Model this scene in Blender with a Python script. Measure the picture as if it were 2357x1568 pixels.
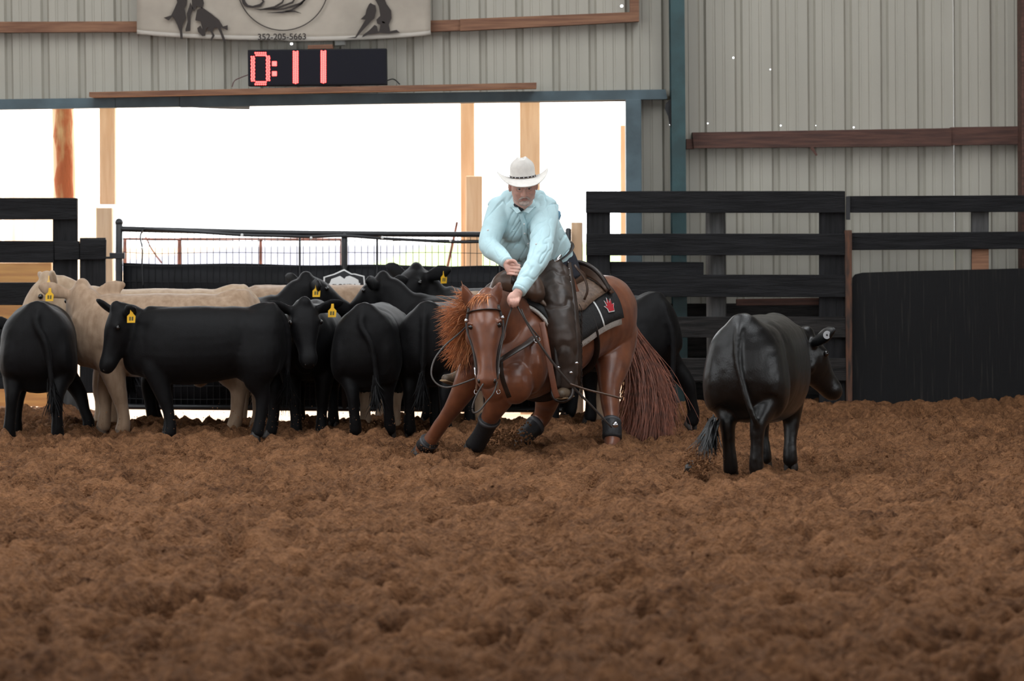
import bpy, math, random
import numpy as np
from mathutils import Vector, Matrix

for _o in list(bpy.data.objects):
    bpy.data.objects.remove(_o)
S = bpy.context.scene
COL = S.collection

# ------------------------------------------------------------------ camera
W, H, F = 2357.0, 1568.0, 8000.0          # frame in pixels, focal length in pixels
CAM_Z, HORIZON, ROLL = 1.6, 500.0, math.radians(0.6)
CAM = Vector((0, 0, CAM_Z))
_p = math.atan((H / 2 - HORIZON) / F)
FWD = Vector((0, math.cos(_p), -math.sin(_p)))
_r0 = Vector((1, 0, 0)); _u0 = _r0.cross(FWD)
RGT = _r0 * math.cos(ROLL) - _u0 * math.sin(ROLL)
UPV = _r0 * math.sin(ROLL) + _u0 * math.cos(ROLL)
cd = bpy.data.cameras.new('camera'); cam = bpy.data.objects.new('camera', cd); COL.objects.link(cam)
cd.sensor_width = 36.0; cd.lens = F / W * 36.0; cd.clip_end = 2000
cd.dof.use_dof = True; cd.dof.focus_distance = 23.4; cd.dof.aperture_fstop = 3.2
_m = Matrix((RGT, UPV, -FWD)).transposed().to_4x4(); _m.translation = CAM
cam.matrix_world = _m
S.camera = cam

# ------------------------------------------------------------------ world, light, exposure
world = bpy.data.worlds.new('overcast_sky'); S.world = world; world.use_nodes = True
bg = world.node_tree.nodes['Background']
bg.inputs['Color'].default_value = (0.94, 0.975, 1.0, 1); bg.inputs['Strength'].default_value = 1.0
S.view_settings.view_transform = 'Standard'; S.view_settings.look = 'None'
S.view_settings.gamma = 1.0; S.view_settings.use_curve_mapping = False
S.view_settings.exposure = 2.25

# ------------------------------------------------------------------ helpers
def P(px, py, Y):
    """world point on the plane y = Y that the photograph shows at (px, py)"""
    d = RGT * ((px - W / 2) / F) + UPV * ((H / 2 - py) / F) + FWD
    return CAM + d * (Y / d.y)

def G(px, py):
    d = RGT * ((px - W / 2) / F) + UPV * ((H / 2 - py) / F) + FWD
    return CAM + d * (-CAM_Z / d.z)

def A(v):
    return np.array(v, dtype=float)

def nrm(v):
    v = np.asarray(v, dtype=float); return v / max(1e-9, np.linalg.norm(v))

rng = np.random.default_rng(7)
random.seed(7)

# --- noise
_perm = rng.permutation(512)
_gr = rng.normal(size=(512, 2)); _gr /= np.linalg.norm(_gr, axis=1)[:, None]
def noise2(x, y, seed=0):
    xi = np.floor(x).astype(int); yi = np.floor(y).astype(int)
    xf = x - xi; yf = y - yi
    def g(ix, iy, dx, dy):
        h = _perm[(_perm[(ix + seed * 57) % 512] + iy) % 512]
        return _gr[h, 0] * dx + _gr[h, 1] * dy
    u = xf * xf * xf * (xf * (xf * 6 - 15) + 10); v = yf * yf * yf * (yf * (yf * 6 - 15) + 10)
    a = g(xi, yi, xf, yf); b = g(xi + 1, yi, xf - 1, yf)
    c = g(xi, yi + 1, xf, yf - 1); d = g(xi + 1, yi + 1, xf - 1, yf - 1)
    return (a * (1 - u) + b * u) * (1 - v) + (c * (1 - u) + d * u) * v
def noise3(p, s, seed=0):
    return (noise2(p[:, 0] * s, p[:, 1] * s + p[:, 2] * s * .77, seed) + noise2(p[:, 1] * s + 9, p[:, 2] * s, seed + 1)
            + noise2(p[:, 2] * s, p[:, 0] * s + 5, seed + 2)) * .7

# --- materials
MATS = {}
def mat(name, col, rough=0.6, var=0.0, scale=8.0, bump=0.0, bscale=60.0, stretch=(1, 1, 1), metal=0.0, sheen=0.0,
        col2=None, spec=0.5, coat=0.0, detail=4.0, bdist=0.01, emit=None, estr=1.0, lo=.35, hi=.65, sss=0.0):
    if name in MATS: return MATS[name]
    m = bpy.data.materials.new(name); m.use_nodes = True
    nt = m.node_tree; b = nt.nodes['Principled BSDF']; L = nt.links.new
    b.inputs['Base Color'].default_value = (*col, 1); b.inputs['Roughness'].default_value = rough
    b.inputs['Metallic'].default_value = metal; b.inputs['Specular IOR Level'].default_value = spec
    if sheen: b.inputs['Sheen Weight'].default_value = sheen; b.inputs['Sheen Roughness'].default_value = .4
    if coat: b.inputs['Coat Weight'].default_value = coat; b.inputs['Coat Roughness'].default_value = .25
    if sss:
        b.inputs['Subsurface Weight'].default_value = sss; b.inputs['Subsurface Radius'].default_value = (.02, .008, .004)
        b.inputs['Subsurface Scale'].default_value = .5
    if emit: b.inputs['Emission Color'].default_value = (*emit, 1); b.inputs['Emission Strength'].default_value = estr
    tc = nt.nodes.new('ShaderNodeTexCoord'); mp = nt.nodes.new('ShaderNodeMapping')
    mp.inputs['Scale'].default_value = stretch; L(tc.outputs['Object'], mp.inputs['Vector'])
    if var or col2:
        n = nt.nodes.new('ShaderNodeTexNoise'); n.inputs['Scale'].default_value = scale; n.inputs['Detail'].default_value = detail
        L(mp.outputs[0], n.inputs['Vector'])
        r = nt.nodes.new('ShaderNodeValToRGB')
        c2 = col2 if col2 else tuple(max(0, c * (1 - var)) for c in col)
        c1 = col if col2 else tuple(min(1, c * (1 + var)) for c in col)
        r.color_ramp.elements[0].position = lo; r.color_ramp.elements[1].position = hi
        r.color_ramp.elements[0].color = (*c2, 1); r.color_ramp.elements[1].color = (*c1, 1)
        L(n.outputs['Fac'], r.inputs[0]); L(r.outputs[0], b.inputs['Base Color'])
    if bump:
        n2 = nt.nodes.new('ShaderNodeTexNoise'); n2.inputs['Scale'].default_value = bscale; n2.inputs['Detail'].default_value = 5
        L(mp.outputs[0], n2.inputs['Vector'])
        bp = nt.nodes.new('ShaderNodeBump'); bp.inputs['Strength'].default_value = bump; bp.inputs['Distance'].default_value = bdist
        L(n2.outputs['Fac'], bp.inputs['Height']); L(bp.outputs[0], b.inputs['Normal'])
    MATS[name] = m
    return m

# --- objects
def tag(o, label=None, cat=None, group=None, kind=None):
    if label: o['label'] = label
    if cat: o['category'] = cat
    if group: o['group'] = group
    if kind: o['kind'] = kind
    return o

def mesh(name, v, f, smooth=False):
    me = bpy.data.meshes.new(name)
    me.from_pydata([tuple(float(c) for c in p) for p in v], [], [tuple(int(i) for i in q) for q in f])
    me.update()
    if smooth: me.shade_smooth()
    return me

def link(name, me, m=None, parent=None, world_verts=True):
    """links a mesh; verts given in world space stay there when the parent is an unrotated Empty"""
    o = bpy.data.objects.new(name, me); COL.objects.link(o)
    if m is not None:
        me.materials.clear(); me.materials.append(m)
    if parent is not None:
        o.parent = parent
        if world_verts:
            o.matrix_parent_inverse = PW[parent.name].inverted()
    PW[o.name] = Matrix.Identity(4)
    return o
PW = {}
def empty(name, loc, rz=0.0):
    o = bpy.data.objects.new(name, None); COL.objects.link(o)
    o.empty_display_size = .2
    o.location = loc; o.rotation_euler = (0, 0, rz)
    PW[o.name] = Matrix.Translation(Vector(loc)) @ Matrix.Rotation(rz, 4, 'Z')
    return o

def obj(name, geo, m, parent=None, smooth=False, bevel=0.0, solid=0.0, world_verts=True):
    o = link(name, mesh(name, geo[0], geo[1], smooth), m, parent, world_verts)
    if solid:
        s = o.modifiers.new('thickness', 'SOLIDIFY'); s.thickness = solid; s.offset = 0
    if bevel:
        b = o.modifiers.new('bevel', 'BEVEL'); b.width = bevel; b.segments = 2
        b.limit_method = 'ANGLE'
    return o

def join(*gs):
    V, Fc, n = [], [], 0
    for v, f in gs:
        V.extend([tuple(p) for p in v]); Fc.extend([tuple(i + n for i in q) for q in f]); n += len(v)
    return V, Fc

def box(x0, x1, y0, y1, z0, z1):
    v = [(x, y, z) for z in (z0, z1) for y in (y0, y1) for x in (x0, x1)]
    f = [(0, 2, 3, 1), (4, 5, 7, 6), (0, 1, 5, 4), (2, 6, 7, 3), (0, 4, 6, 2), (1, 3, 7, 5)]
    return v, f

def quadbox(p, Y0, Y1):
    """a board: four photo corners (tl, tr, br, bl) at depth Y0, extruded straight back to Y1"""
    a = [P(x, y, Y0) for x, y in p]
    b = [Vector((q.x, Y1, q.z)) for q in a]
    v = [tuple(q) for q in a + b]
    f = [(0, 3, 2, 1), (4, 5, 6, 7), (0, 1, 5, 4), (1, 2, 6, 5), (2, 3, 7, 6), (3, 0, 4, 7)]
    return v, f

def rect(x0, y0, x1, y1):
    return [(x0, y0), (x1, y0), (x1, y1), (x0, y1)]

def catmull(pts, sub):
    pts = np.asarray(pts, dtype=float); n = len(pts)
    if n < 3 or sub < 2: return pts
    e = np.vstack([2 * pts[0] - pts[1], pts, 2 * pts[-1] - pts[-2]])
    out = []
    for i in range(n - 1):
        p0, p1, p2, p3 = e[i], e[i + 1], e[i + 2], e[i + 3]
        for k in range(sub):
            t = k / sub
            out.append(.5 * (2 * p1 + (p2 - p0) * t + (2 * p0 - 5 * p1 + 4 * p2 - p3) * t * t + (3 * p1 - p0 - 3 * p2 + p3) * t ** 3))
    out.append(pts[-1])
    return np.array(out)

class Loft:
    """elliptical sections along a path; st = [(centre, half width, half height), ...]"""
    def __init__(s, st, up=(0, 0, 1), sub=3, n=18, power=2.0):
        c = np.array([A(q[0]) for q in st]); r = np.array([[q[1], q[2] if len(q) > 2 else q[1]] for q in st])
        s.sub = sub; s.c = catmull(c, sub); s.r = np.maximum(catmull(r, sub), 1e-4); s.n = n; s.pw = power
        t = np.gradient(s.c, axis=0); t /= np.linalg.norm(t, axis=1)[:, None]; s.t = t
        up = A(up)
        sd = np.cross(t, up); sd /= np.maximum(1e-9, np.linalg.norm(sd, axis=1))[:, None]; s.s = sd
        s.u = np.cross(sd, t)
    def at(s, k, ang, off=0.0):
        """k in units of the given stations, ang in degrees (90 = up)"""
        x = min(max(k * s.sub, 0), len(s.c) - 1.001); i = int(x); w = x - i
        L = lambda a: a[i] * (1 - w) + a[i + 1] * w
        c, r, sd, u = L(s.c), L(s.r), L(s.s), L(s.u)
        a = math.radians(ang); e = 2.0 / s.pw
        ca, sa = math.cos(a), math.sin(a)
        return c + sd * (r[0] + off) * math.copysign(abs(ca) ** e, ca) + u * (r[1] + off) * math.copysign(abs(sa) ** e, sa)
    def geo(s, cap=0.6):
        V, Fc = [], []; n = s.n
        ang = np.linspace(0, 2 * np.pi, n, endpoint=False); e = 2.0 / s.pw
        ca = np.sign(np.cos(ang)) * np.abs(np.cos(ang)) ** e; sa = np.sign(np.sin(ang)) * np.abs(np.sin(ang)) ** e
        rings = []
        m = min(s.r[0]); q = min(s.r[-1])
        if cap:
            rings.append((s.c[0] - s.t[0] * m * cap * .8, s.r[0] * .6, 0))
        for i in range(len(s.c)): rings.append((s.c[i], s.r[i], i))
        if cap:
            rings.append((s.c[-1] + s.t[-1] * q * cap * .8, s.r[-1] * .6, len(s.c) - 1))
        for c, r, i in rings:
            for k in range(n): V.append(c + s.s[i] * r[0] * ca[k] + s.u[i] * r[1] * sa[k])
        R = len(rings)
        for i in range(R - 1):
            for k in range(n):
                a = i * n + k; b = i * n + (k + 1) % n
                Fc.append((a, b, b + n, a + n))
        V.append(s.c[0] - s.t[0] * m * cap); V.append(s.c[-1] + s.t[-1] * q * cap)
        p0, p1 = len(V) - 2, len(V) - 1
        for k in range(n):
            Fc.append((p0, (k + 1) % n, k)); Fc.append((p1, (R - 1) * n + k, (R - 1) * n + (k + 1) % n))
        return V, Fc

def loft(st, up=(0, 0, 1), sub=3, n=18, power=2.0, cap=.6):
    return Loft(st, up, sub, n, power).geo(cap)

def tube(pts, r, n=8, sub=4, up=None):
    pts = [A(p) for p in pts]
    d = pts[-1] - pts[0]
    if up is None: up = (0, 0, 1) if abs(nrm(d)[2]) < .8 else (1, .2, 0)
    rr = r if hasattr(r, '__len__') else [r] * len(pts)
    return loft([(p, q, q) for p, q in zip(pts, rr)], up, sub, n, 2.0, .5)

def strap(pts, w, th, up=(0, 0, 1), sub=4):
    return loft([(A(p), w, th) for p in pts], up, sub, 8, 4.0, .2)

def ell(c, r, rot=None, nu=16, nv=10):
    c = A(c); r = (r, r, r) if not hasattr(r, '__len__') else r
    V, Fc = [], []
    for j in range(nv + 1):
        th = math.pi * j / nv
        for i in range(nu):
            ph = 2 * math.pi * i / nu
            p = A((r[0] * math.sin(th) * math.cos(ph), r[1] * math.sin(th) * math.sin(ph), r[2] * math.cos(th)))
            if rot is not None: p = rot @ p
            V.append(c + p)
    for j in range(nv):
        for i in range(nu):
            a = j * nu + i; b = j * nu + (i + 1) % nu
            Fc.append((a, a + nu, b + nu, b))
    return V, Fc

def rows(*axes):
    return np.array(axes).T

def grid(pts, close=False):
    """pts[i][j] -> surface"""
    nu, nv = len(pts), len(pts[0])
    V = [tuple(q) for r in pts for q in r]; Fc = []
    for i in range(nu - 1):
        for j in range(nv if close else nv - 1):
            a = i * nv + j; b = i * nv + (j + 1) % nv
            Fc.append((a, b, b + nv, a + nv))
    return V, Fc

def voxel(name, geos, size, it=6, factor=.5, noise=None):
    """one continuous skin over overlapping lofts"""
    v, f = join(*geos)
    o = bpy.data.objects.new('tmp', mesh('tmp', v, f)); COL.objects.link(o)
    r = o.modifiers.new('r', 'REMESH'); r.mode = 'VOXEL'; r.voxel_size = size
    s = o.modifiers.new('s', 'SMOOTH'); s.factor = factor; s.iterations = it
    dg = bpy.context.evaluated_depsgraph_get()
    me = bpy.data.meshes.new_from_object(o.evaluated_get(dg)); me.name = name
    bpy.data.objects.remove(o)
    if noise:
        n = len(me.vertices); co = np.empty(n * 3); me.vertices.foreach_get('co', co); co = co.reshape(-1, 3)
        no = np.empty(n * 3); me.vertex_normals.foreach_get('vector', no); no = no.reshape(-1, 3)
        d = noise(co, no)
        co = co + no * d[:, None]
        me.vertices.foreach_set('co', co.ravel()); me.update()
    me.shade_smooth()
    return me

def prism(poly, origin, ex, ey, thick):
    """flat outline (2-D) raised on the plane origin + ex*u + ey*v by thick along ex x ey"""
    o, ex, ey = A(origin), A(ex), A(ey); nz = np.cross(ex, ey); nz /= np.linalg.norm(nz)
    n = len(poly)
    V = [o + ex * u + ey * v for u, v in poly] + [o + ex * u + ey * v + nz * thick for u, v in poly]
    Fc = [tuple(range(n - 1, -1, -1)), tuple(range(n, 2 * n))]
    for i in range(n):
        j = (i + 1) % n; Fc.append((i, j, n + j, n + i))
    return V, Fc

def strands(roots, dirs, length, r0, wav, grav, seg=7, flow=None, seedv=0):
    """hair: tapered three-sided tubes"""
    rg = np.random.default_rng(seedv)
    V, Fc = [], []
    for root, d in zip(roots, dirs):
        p = A(root); d = nrm(d); L = length * rg.uniform(.65, 1.1); st = L / seg
        base = len(V); wob = rg.normal(size=3) * wav
        for k in range(seg + 1):
            t = k / seg; r = r0 * (1 - t) ** .6 + r0 * .12
            sd = nrm(np.cross(d, (0.3, 1, .2))); u = np.cross(sd, d)
            for q in range(3):
                an = q * 2.094
                V.append(p + sd * r * math.cos(an) + u * r * math.sin(an))
            d = nrm(d + wob * (.5 + .5 * math.sin(k * 1.7 + root[0] * 40)) + rg.normal(size=3) * wav * .5 + A((0, 0, -grav)))
            if flow is not None: d = nrm(d + A(flow(p, t)))
            p = p + d * st
        for k in range(seg):
            for q in range(3):
                a = base + k * 3 + q; b = base + k * 3 + (q + 1) % 3
                Fc.append((a, b, b + 3, a + 3))
    return V, Fc

def text_obj(name, s, loc, size, m, parent=None, extrude=.002, align='CENTER', bold=0.0):
    c = bpy.data.curves.new(name, 'FONT'); c.body = s; c.size = size; c.extrude = extrude; c.align_x = align; c.offset = bold
    t = bpy.data.objects.new('tmp_text', c); COL.objects.link(t)
    dg = bpy.context.evaluated_depsgraph_get()
    me = bpy.data.meshes.new_from_object(t.evaluated_get(dg)); bpy.data.objects.remove(t)
    me.transform(Matrix.Translation(Vector(loc)) @ Matrix.Rotation(math.pi / 2, 4, 'X'))
    return link(name, me, m, parent)
# ================================================================== materials of the place
M_steel = mat('painted_steel', (.40, .38, .325), .42, var=.06, scale=3, bump=.08, bscale=25, stretch=(1, 1, .2))
M_teal = mat('teal_paint', (.022, .060, .066), .45, var=.25, scale=6, bump=.1, bscale=40)
M_header = mat('header_paint', (.068, .105, .125), .45, var=.2, scale=5, bump=.1, bscale=40)
M_soffit = mat('soffit_tin', (.30, .27, .24), .5, var=.2, scale=6)
M_girt = mat('girt_wood', (.27, .135, .075), .7, stretch=(.6, 4, 9), scale=5, col2=(.16, .07, .04), bump=.3, bscale=30)
M_girt_dark = mat('girt_dark_wood', (.115, .05, .035), .7, stretch=(.6, 4, 9), scale=5, col2=(.055, .024, .018), bump=.4, bscale=30)
M_black = mat('black_board', (.016, .016, .018), .75, spec=.25, stretch=(.7, 3, 9), scale=4, col2=(.006, .006, .007), bump=.6, bscale=18, bdist=.02)
M_black_v = mat('black_board_upright', (.017, .017, .019), .75, spec=.25, stretch=(9, 3, .7), scale=4, col2=(.007, .007, .008), bump=.6, bscale=18, bdist=.02)
M_grey_wood = mat('weathered_board', (.034, .031, .030), .8, spec=.25, stretch=(.7, 3, 9), scale=4, col2=(.010, .0095, .0095), bump=.6, bscale=18, bdist=.02)
M_grey_post = mat('weathered_post', (.09, .088, .088), .8, stretch=(6, 6, .7), scale=3, col2=(.03, .03, .03), bump=.5, bscale=18)
M_pine = mat('raw_pine', (.84, .60, .40), .65, stretch=(9, 9, .8), scale=3, col2=(.74, .48, .29), bump=.2, bscale=20)
M_pine_h = mat('raw_pine_plank', (.55, .32, .12), .65, stretch=(.8, 9, 9), scale=3, col2=(.42, .22, .09), bump=.2, bscale=20)
M_bark = mat('bark_log', (.42, .12, .045), .8, stretch=(3, 3, .8), scale=4, col2=(.55, .36, .18), bump=.8, bscale=14, bdist=.02, lo=.30, hi=.48)
M_rust = mat('rusty_pipe', (.14, .05, .035), .7, var=.4, scale=12)
M_gate = mat('gate_black_paint', (.012, .013, .016), .4, var=.3, scale=10)
M_sheet = mat('gate_rubber_sheet', (.006, .0062, .008), .6, spec=.2, var=.4, scale=3, bump=.15, bscale=12)
M_white = mat('white_print', (.75, .76, .76), .6)
M_rustpost = mat('rust_brown_post', (.13, .055, .03), .8, stretch=(6, 6, 1), scale=6, col2=(.03, .022, .018), bump=.4, bscale=20)

def dirt_material():
    m = bpy.data.materials.new('arena_dirt'); m.use_nodes = True
    nt = m.node_tree; b = nt.nodes['Principled BSDF']; L = nt.links.new
    b.inputs['Roughness'].default_value = .92; b.inputs['Specular IOR Level'].default_value = .18
    tc = nt.nodes.new('ShaderNodeTexCoord')
    def nz(scale, det):
        n = nt.nodes.new('ShaderNodeTexNoise'); n.inputs['Scale'].default_value = scale; n.inputs['Detail'].default_value = det
        L(tc.outputs['Object'], n.inputs['Vector']); return n
    n1 = nz(2.2, 4); n2 = nz(30, 4); n3 = nz(80, 4)
    mx = nt.nodes.new('ShaderNodeMath'); mx.operation = 'MULTIPLY_ADD'; mx.inputs[1].default_value = .55
    L(n2.outputs['Fac'], mx.inputs[0])
    ml = nt.nodes.new('ShaderNodeMath'); ml.operation = 'MULTIPLY'; ml.inputs[1].default_value = .45
    L(n1.outputs['Fac'], ml.inputs[0]); L(ml.outputs[0], mx.inputs[2])
    r = nt.nodes.new('ShaderNodeValToRGB')
    r.color_ramp.elements[0].position = .32; r.color_ramp.elements[0].color = (.085, .035, .014, 1)
    r.color_ramp.elements[1].position = .68; r.color_ramp.elements[1].color = (.40, .19, .088, 1)
    L(mx.outputs[0], r.inputs[0]); L(r.outputs[0], b.inputs['Base Color'])
    ad = nt.nodes.new('ShaderNodeMath'); ad.operation = 'ADD'
    L(n2.outputs['Fac'], ad.inputs[0]); L(n3.outputs['Fac'], ad.inputs[1])
    bp = nt.nodes.new('ShaderNodeBump'); bp.inputs['Strength'].default_value = 1.0; bp.inputs['Distance'].default_value = .045
    L(ad.outputs[0], bp.inputs['Height']); L(bp.outputs[0], b.inputs['Normal'])
    return m
M_dirt = dirt_material()

# ================================================================== arena floor: churned, hoof-marked dirt
def floor_height(X, Yy):
    wx = X + .10 * noise2(X * 3, Yy * 3, 21); wy = Yy + .10 * noise2(X * 3 + 7, Yy * 3, 22)
    h = .020 * noise2(wx * 1.1, wy * .9, 1) + .105 * noise2(wx * 2.4, wy * 2.0, 2)
    b = np.abs(noise2(wx * 4.4, wy * 4.0, 3)); h += .17 * (b - .22)
    b2 = np.abs(noise2(wx * 8.5, wy * 8, 4)); h += .095 * (b2 - .2)
    h += .050 * np.abs(noise2(wx * 17, wy * 17, 5)) + .026 * noise2(X * 29, Yy * 27, 6)
    pits = np.clip(noise2(wx * 3.3 + 31, wy * 2.6, 7) - .22, 0, 1); h -= .55 * pits
    pits2 = np.clip(noise2(wx * 6.2 + 11, wy * 5.0, 9) - .20, 0, 1); h -= .42 * pits2
    return h * .78 + .006
GATE_L, GATE_R = P(250, 940, 28.5).x, P(1315, 940, 28.5).x
def terrain(X, Yy):
    amp = np.clip((29.2 - Yy) / 1.2, .35, 1.0)
    h = floor_height(X, Yy) * amp
    near = np.clip((Yy - 26.6) / 1.7, 0, 1); near = near * near * (3 - 2 * near)
    right = np.clip((X - GATE_R + .1) / .5, 0, 1); left = np.clip((GATE_L - X + .2) / .5, 0, 1)
    h += near * (.055 * right + .06 * left)
    mid = (1 - right) * (1 - left)
    dip = np.clip((Yy - 27.3) / .6, 0, 1); dip = dip * dip * (3 - 2 * dip)
    h += mid * (-.11 * dip + .03 * np.exp(-((Yy - 26.8) / .35) ** 2))
    m = P(2160, 1018, 25.2)                                          # a heap by the right-hand fence
    h += .07 * np.exp(-(((X - m.x) / .30) ** 2 + ((Yy - m.y) / .5) ** 2))
    return h
xs = np.arange(-5.6, 5.6, .0165); ys = np.concatenate([np.arange(10.4, 20, .020), np.arange(20, 28.95, .026)])
XX, YY = np.meshgrid(xs, ys)
ZZ = terrain(XX, YY)
nx, ny = len(xs), len(ys)
me = bpy.data.meshes.new('floor')
co = np.stack([XX, YY, ZZ], -1).reshape(-1, 3)
me.vertices.add(nx * ny); me.vertices.foreach_set('co', co.ravel())
ii = (np.arange(ny - 1)[:, None] * nx + np.arange(nx - 1)[None, :]).ravel()
q = np.stack([ii, ii + 1, ii + 1 + nx, ii + nx], -1)
me.loops.add(q.size); me.loops.foreach_set('vertex_index', q.ravel().astype(np.int32))
me.polygons.add(len(q)); me.polygons.foreach_set('loop_start', np.arange(0, q.size, 4, dtype=np.int32))
me.update(calc_edges=True); me.shade_smooth()
tag(link('floor', me, M_dirt), 'churned brown arena dirt with clods and hoof marks', kind='structure')

def ground_z(x, y):
    return float(terrain(np.array([[x]]), np.array([[y]]))[0, 0])

# dirt of the arena beyond the detailed patch
g = join(box(-18, -5.6, -14, 28.95, -.3, -.02), box(5.6, 18, -14, 28.95, -.3, -.02), box(-5.6, 5.6, -14, 10.4, -.3, -.02), box(-5.6, 5.6, 10.4, 28.95, -.6, -.5))
tag(obj('floor_surround', g, M_dirt), 'rest of the arena dirt around the churned patch', kind='structure')

# ================================================================== outside ground
M_sand = mat('pale_sand', (.62, .42, .27), .9, var=.18, scale=1.5, bump=.4, bscale=14)  # pale orange sand with random tone
M_grass = mat('pale_grass', (.30, .37, .14), .9, var=.3, scale=.6, bump=.4, bscale=20)
M_road = mat('grey_gravel', (.20, .19, .22), .9, var=.2, scale=.4)
tag(obj('outside_ground', box(-90, 90, 28.95, 118, -.7, -.115), M_sand), 'pale sand yard outside the gate', kind='structure')
a, b = P(330, 606, 110).x, P(792, 606, 110).x
tag(obj('outside_road', box(a * 1.5, b * 1.0, 118, 235, -.7, -.14), M_road), 'grey gravel lot beyond the gate', kind='structure')
tag(obj('outside_grass', box(b * 1.0, 60, 118, 235, -.7, -.14), M_grass), 'pale green pasture beyond the gate', kind='structure')
tag(obj('outside_field', box(-120, a * 1.5, 118, 235, -.7, -.14), M_sand), 'pale sandy field beyond the pens', kind='structure')

# ================================================================== back wall of ribbed steel panels
WALL_Y = 29.1
PITCH = .9144
def panel_profile():
    pr = []
    for r in range(3):
        u = r * .3048
        pr += [(u, 0), (u + .018, .034), (u + .052, .034), (u + .070, 0)]
        for k in (.135, .215):
            pr += [(u + k - .012, 0), (u + k - .006, .006), (u + k + .006, .006), (u + k + .012, 0)]
    pr.append((PITCH, 0))
    return pr
PROF = panel_profile()
def panel_mesh(z0, z1, holes=()):
    V, Fc = [], []
    for i in range(len(PROF) - 1):
        (u0, d0), (u1, d1) = PROF[i], PROF[i + 1]
        def quad(za, zb):
            n = len(V); V.extend([(u0, d0, za), (u1, d1, za), (u1, d1, zb), (u0, d0, zb)]); Fc.append((n, n + 1, n + 2, n + 3))
        hs = sorted([h for h in holes if u0 + .003 < h[0] < u1 - .003], key=lambda h: h[1])
        za = z0
        for hu, hz, hr in hs:
            hr = min(hr, (hu - u0) * .95, (u1 - hu) * .95); e = hr * 1.3
            quad(za, hz - e)
            n = len(V); c = [(u0, hz - e), (u1, hz - e), (u1, hz + e), (u0, hz + e)]
            ring = [(hu + hr * math.cos(t), hz + hr * math.sin(t)) for t in [math.radians(225 + 30 * k) for k in range(12)]]
            dd = lambda u: d0 + (d1 - d0) * (u - u0) / (u1 - u0)
            V.extend([(u, dd(u), z) for u, z in c]); V.extend([(u, dd(u), z) for u, z in ring])
            for s in range(4):
                for k in range(3):
                    a = n + 4 + (s * 3 + k) % 12; b2 = n + 4 + (s * 3 + k + 1) % 12
                    Fc.append((n + s, b2, a))
                Fc.append((n + s, n + (s + 1) % 4, n + 4 + (s * 3 + 3) % 12))
            za = hz + e
        quad(za, z1)
    return V, Fc
z_head = P(700, 232, WALL_Y).z
x_jamb = P(1442, 500, WALL_Y).x
holes_px = [(1431, 14, 3.4), (1688, 133, 3.6), (1773, 160, 1.8), (1942, 166, 2.8), (2111, 197, 3.2), (1629, 284, 2.4), (1711, 280, 2.8),
            (1797, 289, 2.2), (1878, 289, 2.4), (1965, 293, 2.2), (671, 101, 3.2), (1542, 287, 3.0)]
HOLES = [(P(x, y, WALL_Y), r / 275.0) for x, y, r in holes_px]
wall = empty('wall_back', (0, WALL_Y, 0)); tag(wall, 'pale ribbed steel wall behind the arena', kind='structure')
share = {}
x = x_jamb - 11 * PITCH
while x < 16:
    full = x >= x_jamb - .01
    z0, z1 = (-.05 if full else z_head), 5.4
    hs = [(h.x - x, h.z, r) for h, r in HOLES if 0 < h.x - x < PITCH]
    if hs: pm = mesh('panel', *panel_mesh(z0, z1, hs))
    else:
        if full not in share: share[full] = mesh('panel', *panel_mesh(z0, z1))
        pm = share[full]
    o = bpy.data.objects.new('panel', pm); COL.objects.link(o)
    if not pm.materials: pm.materials.append(M_steel)
    o.parent = wall; o.location = (x, random.uniform(-.002, .002), 0)
    x += PITCH
x_end = x
xl = x_jamb - 11 * PITCH
o = obj('panel', box(-16, xl, WALL_Y, WALL_Y + .03, -.05, 5.4), M_steel, wall)

# roof on open sides, never seen: shades the arena as in the photograph
M_roof = mat('roof_tin', (.45, .45, .43), .5)
EAVE, RIDGE, ROOF0 = 5.2, 7.2, -14.0
def slab(xa, xb, ya, yb):
    z = lambda x: RIDGE - (RIDGE - EAVE) * abs(x) / 17
    v = [(xa, ya, z(xa)), (xb, ya, z(xb)), (xb, yb, z(xb)), (xa, yb, z(xa))]
    v += [(p, q, r + .06) for p, q, r in v]
    return v, [(0, 1, 2, 3), (4, 7, 6, 5), (0, 4, 5, 1), (1, 5, 6, 2), (2, 6, 7, 3), (3, 7, 4, 0)]
ceil_ = empty('ceiling', (0, 8, RIDGE)); tag(ceil_, 'unseen tin roof with skylight strips added to light the arena from above', kind='structure')
SKY = [(1.6, 4.2), (8.2, 10.6)]                                      # skylight strips added for directional top light, cut in either slope
for s in (-1, 1):
    e = [0] + [k for p in SKY for k in p] + [17]
    for i in range(0, len(e), 2):
        obj('roof_panel', slab(s * e[i], s * e[i + 1], ROOF0, 29.4), M_roof, ceil_)
    for xa, xb in SKY:
        obj('roof_panel', slab(s * xa, s * xb, 26.5, 29.4), M_roof, ceil_)
        obj('roof_panel', slab(s * xa, s * xb, ROOF0, 13.0), M_roof, ceil_)  # near end of each strip roofed over to darken the foreground
        if s > 0 and xa > 5: obj('roof_panel', slab(s * xa, s * xb, 13.0, 26.5), M_roof, ceil_); continue  # outer right strip roofed over so light falls off to that side
        ld = bpy.data.lights.new('added_skylight_portal', 'AREA'); ld.shape = 'RECTANGLE'; ld.size = xb - xa; ld.size_y = 13.5; ld.cycles.is_portal = True
        lo = bpy.data.objects.new('added_skylight_portal', ld); COL.objects.link(lo); lo.location = (s * (xa + xb) / 2, 19.75, RIDGE - (RIDGE - EAVE) * (xa + xb) / 34 + .1)
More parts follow.
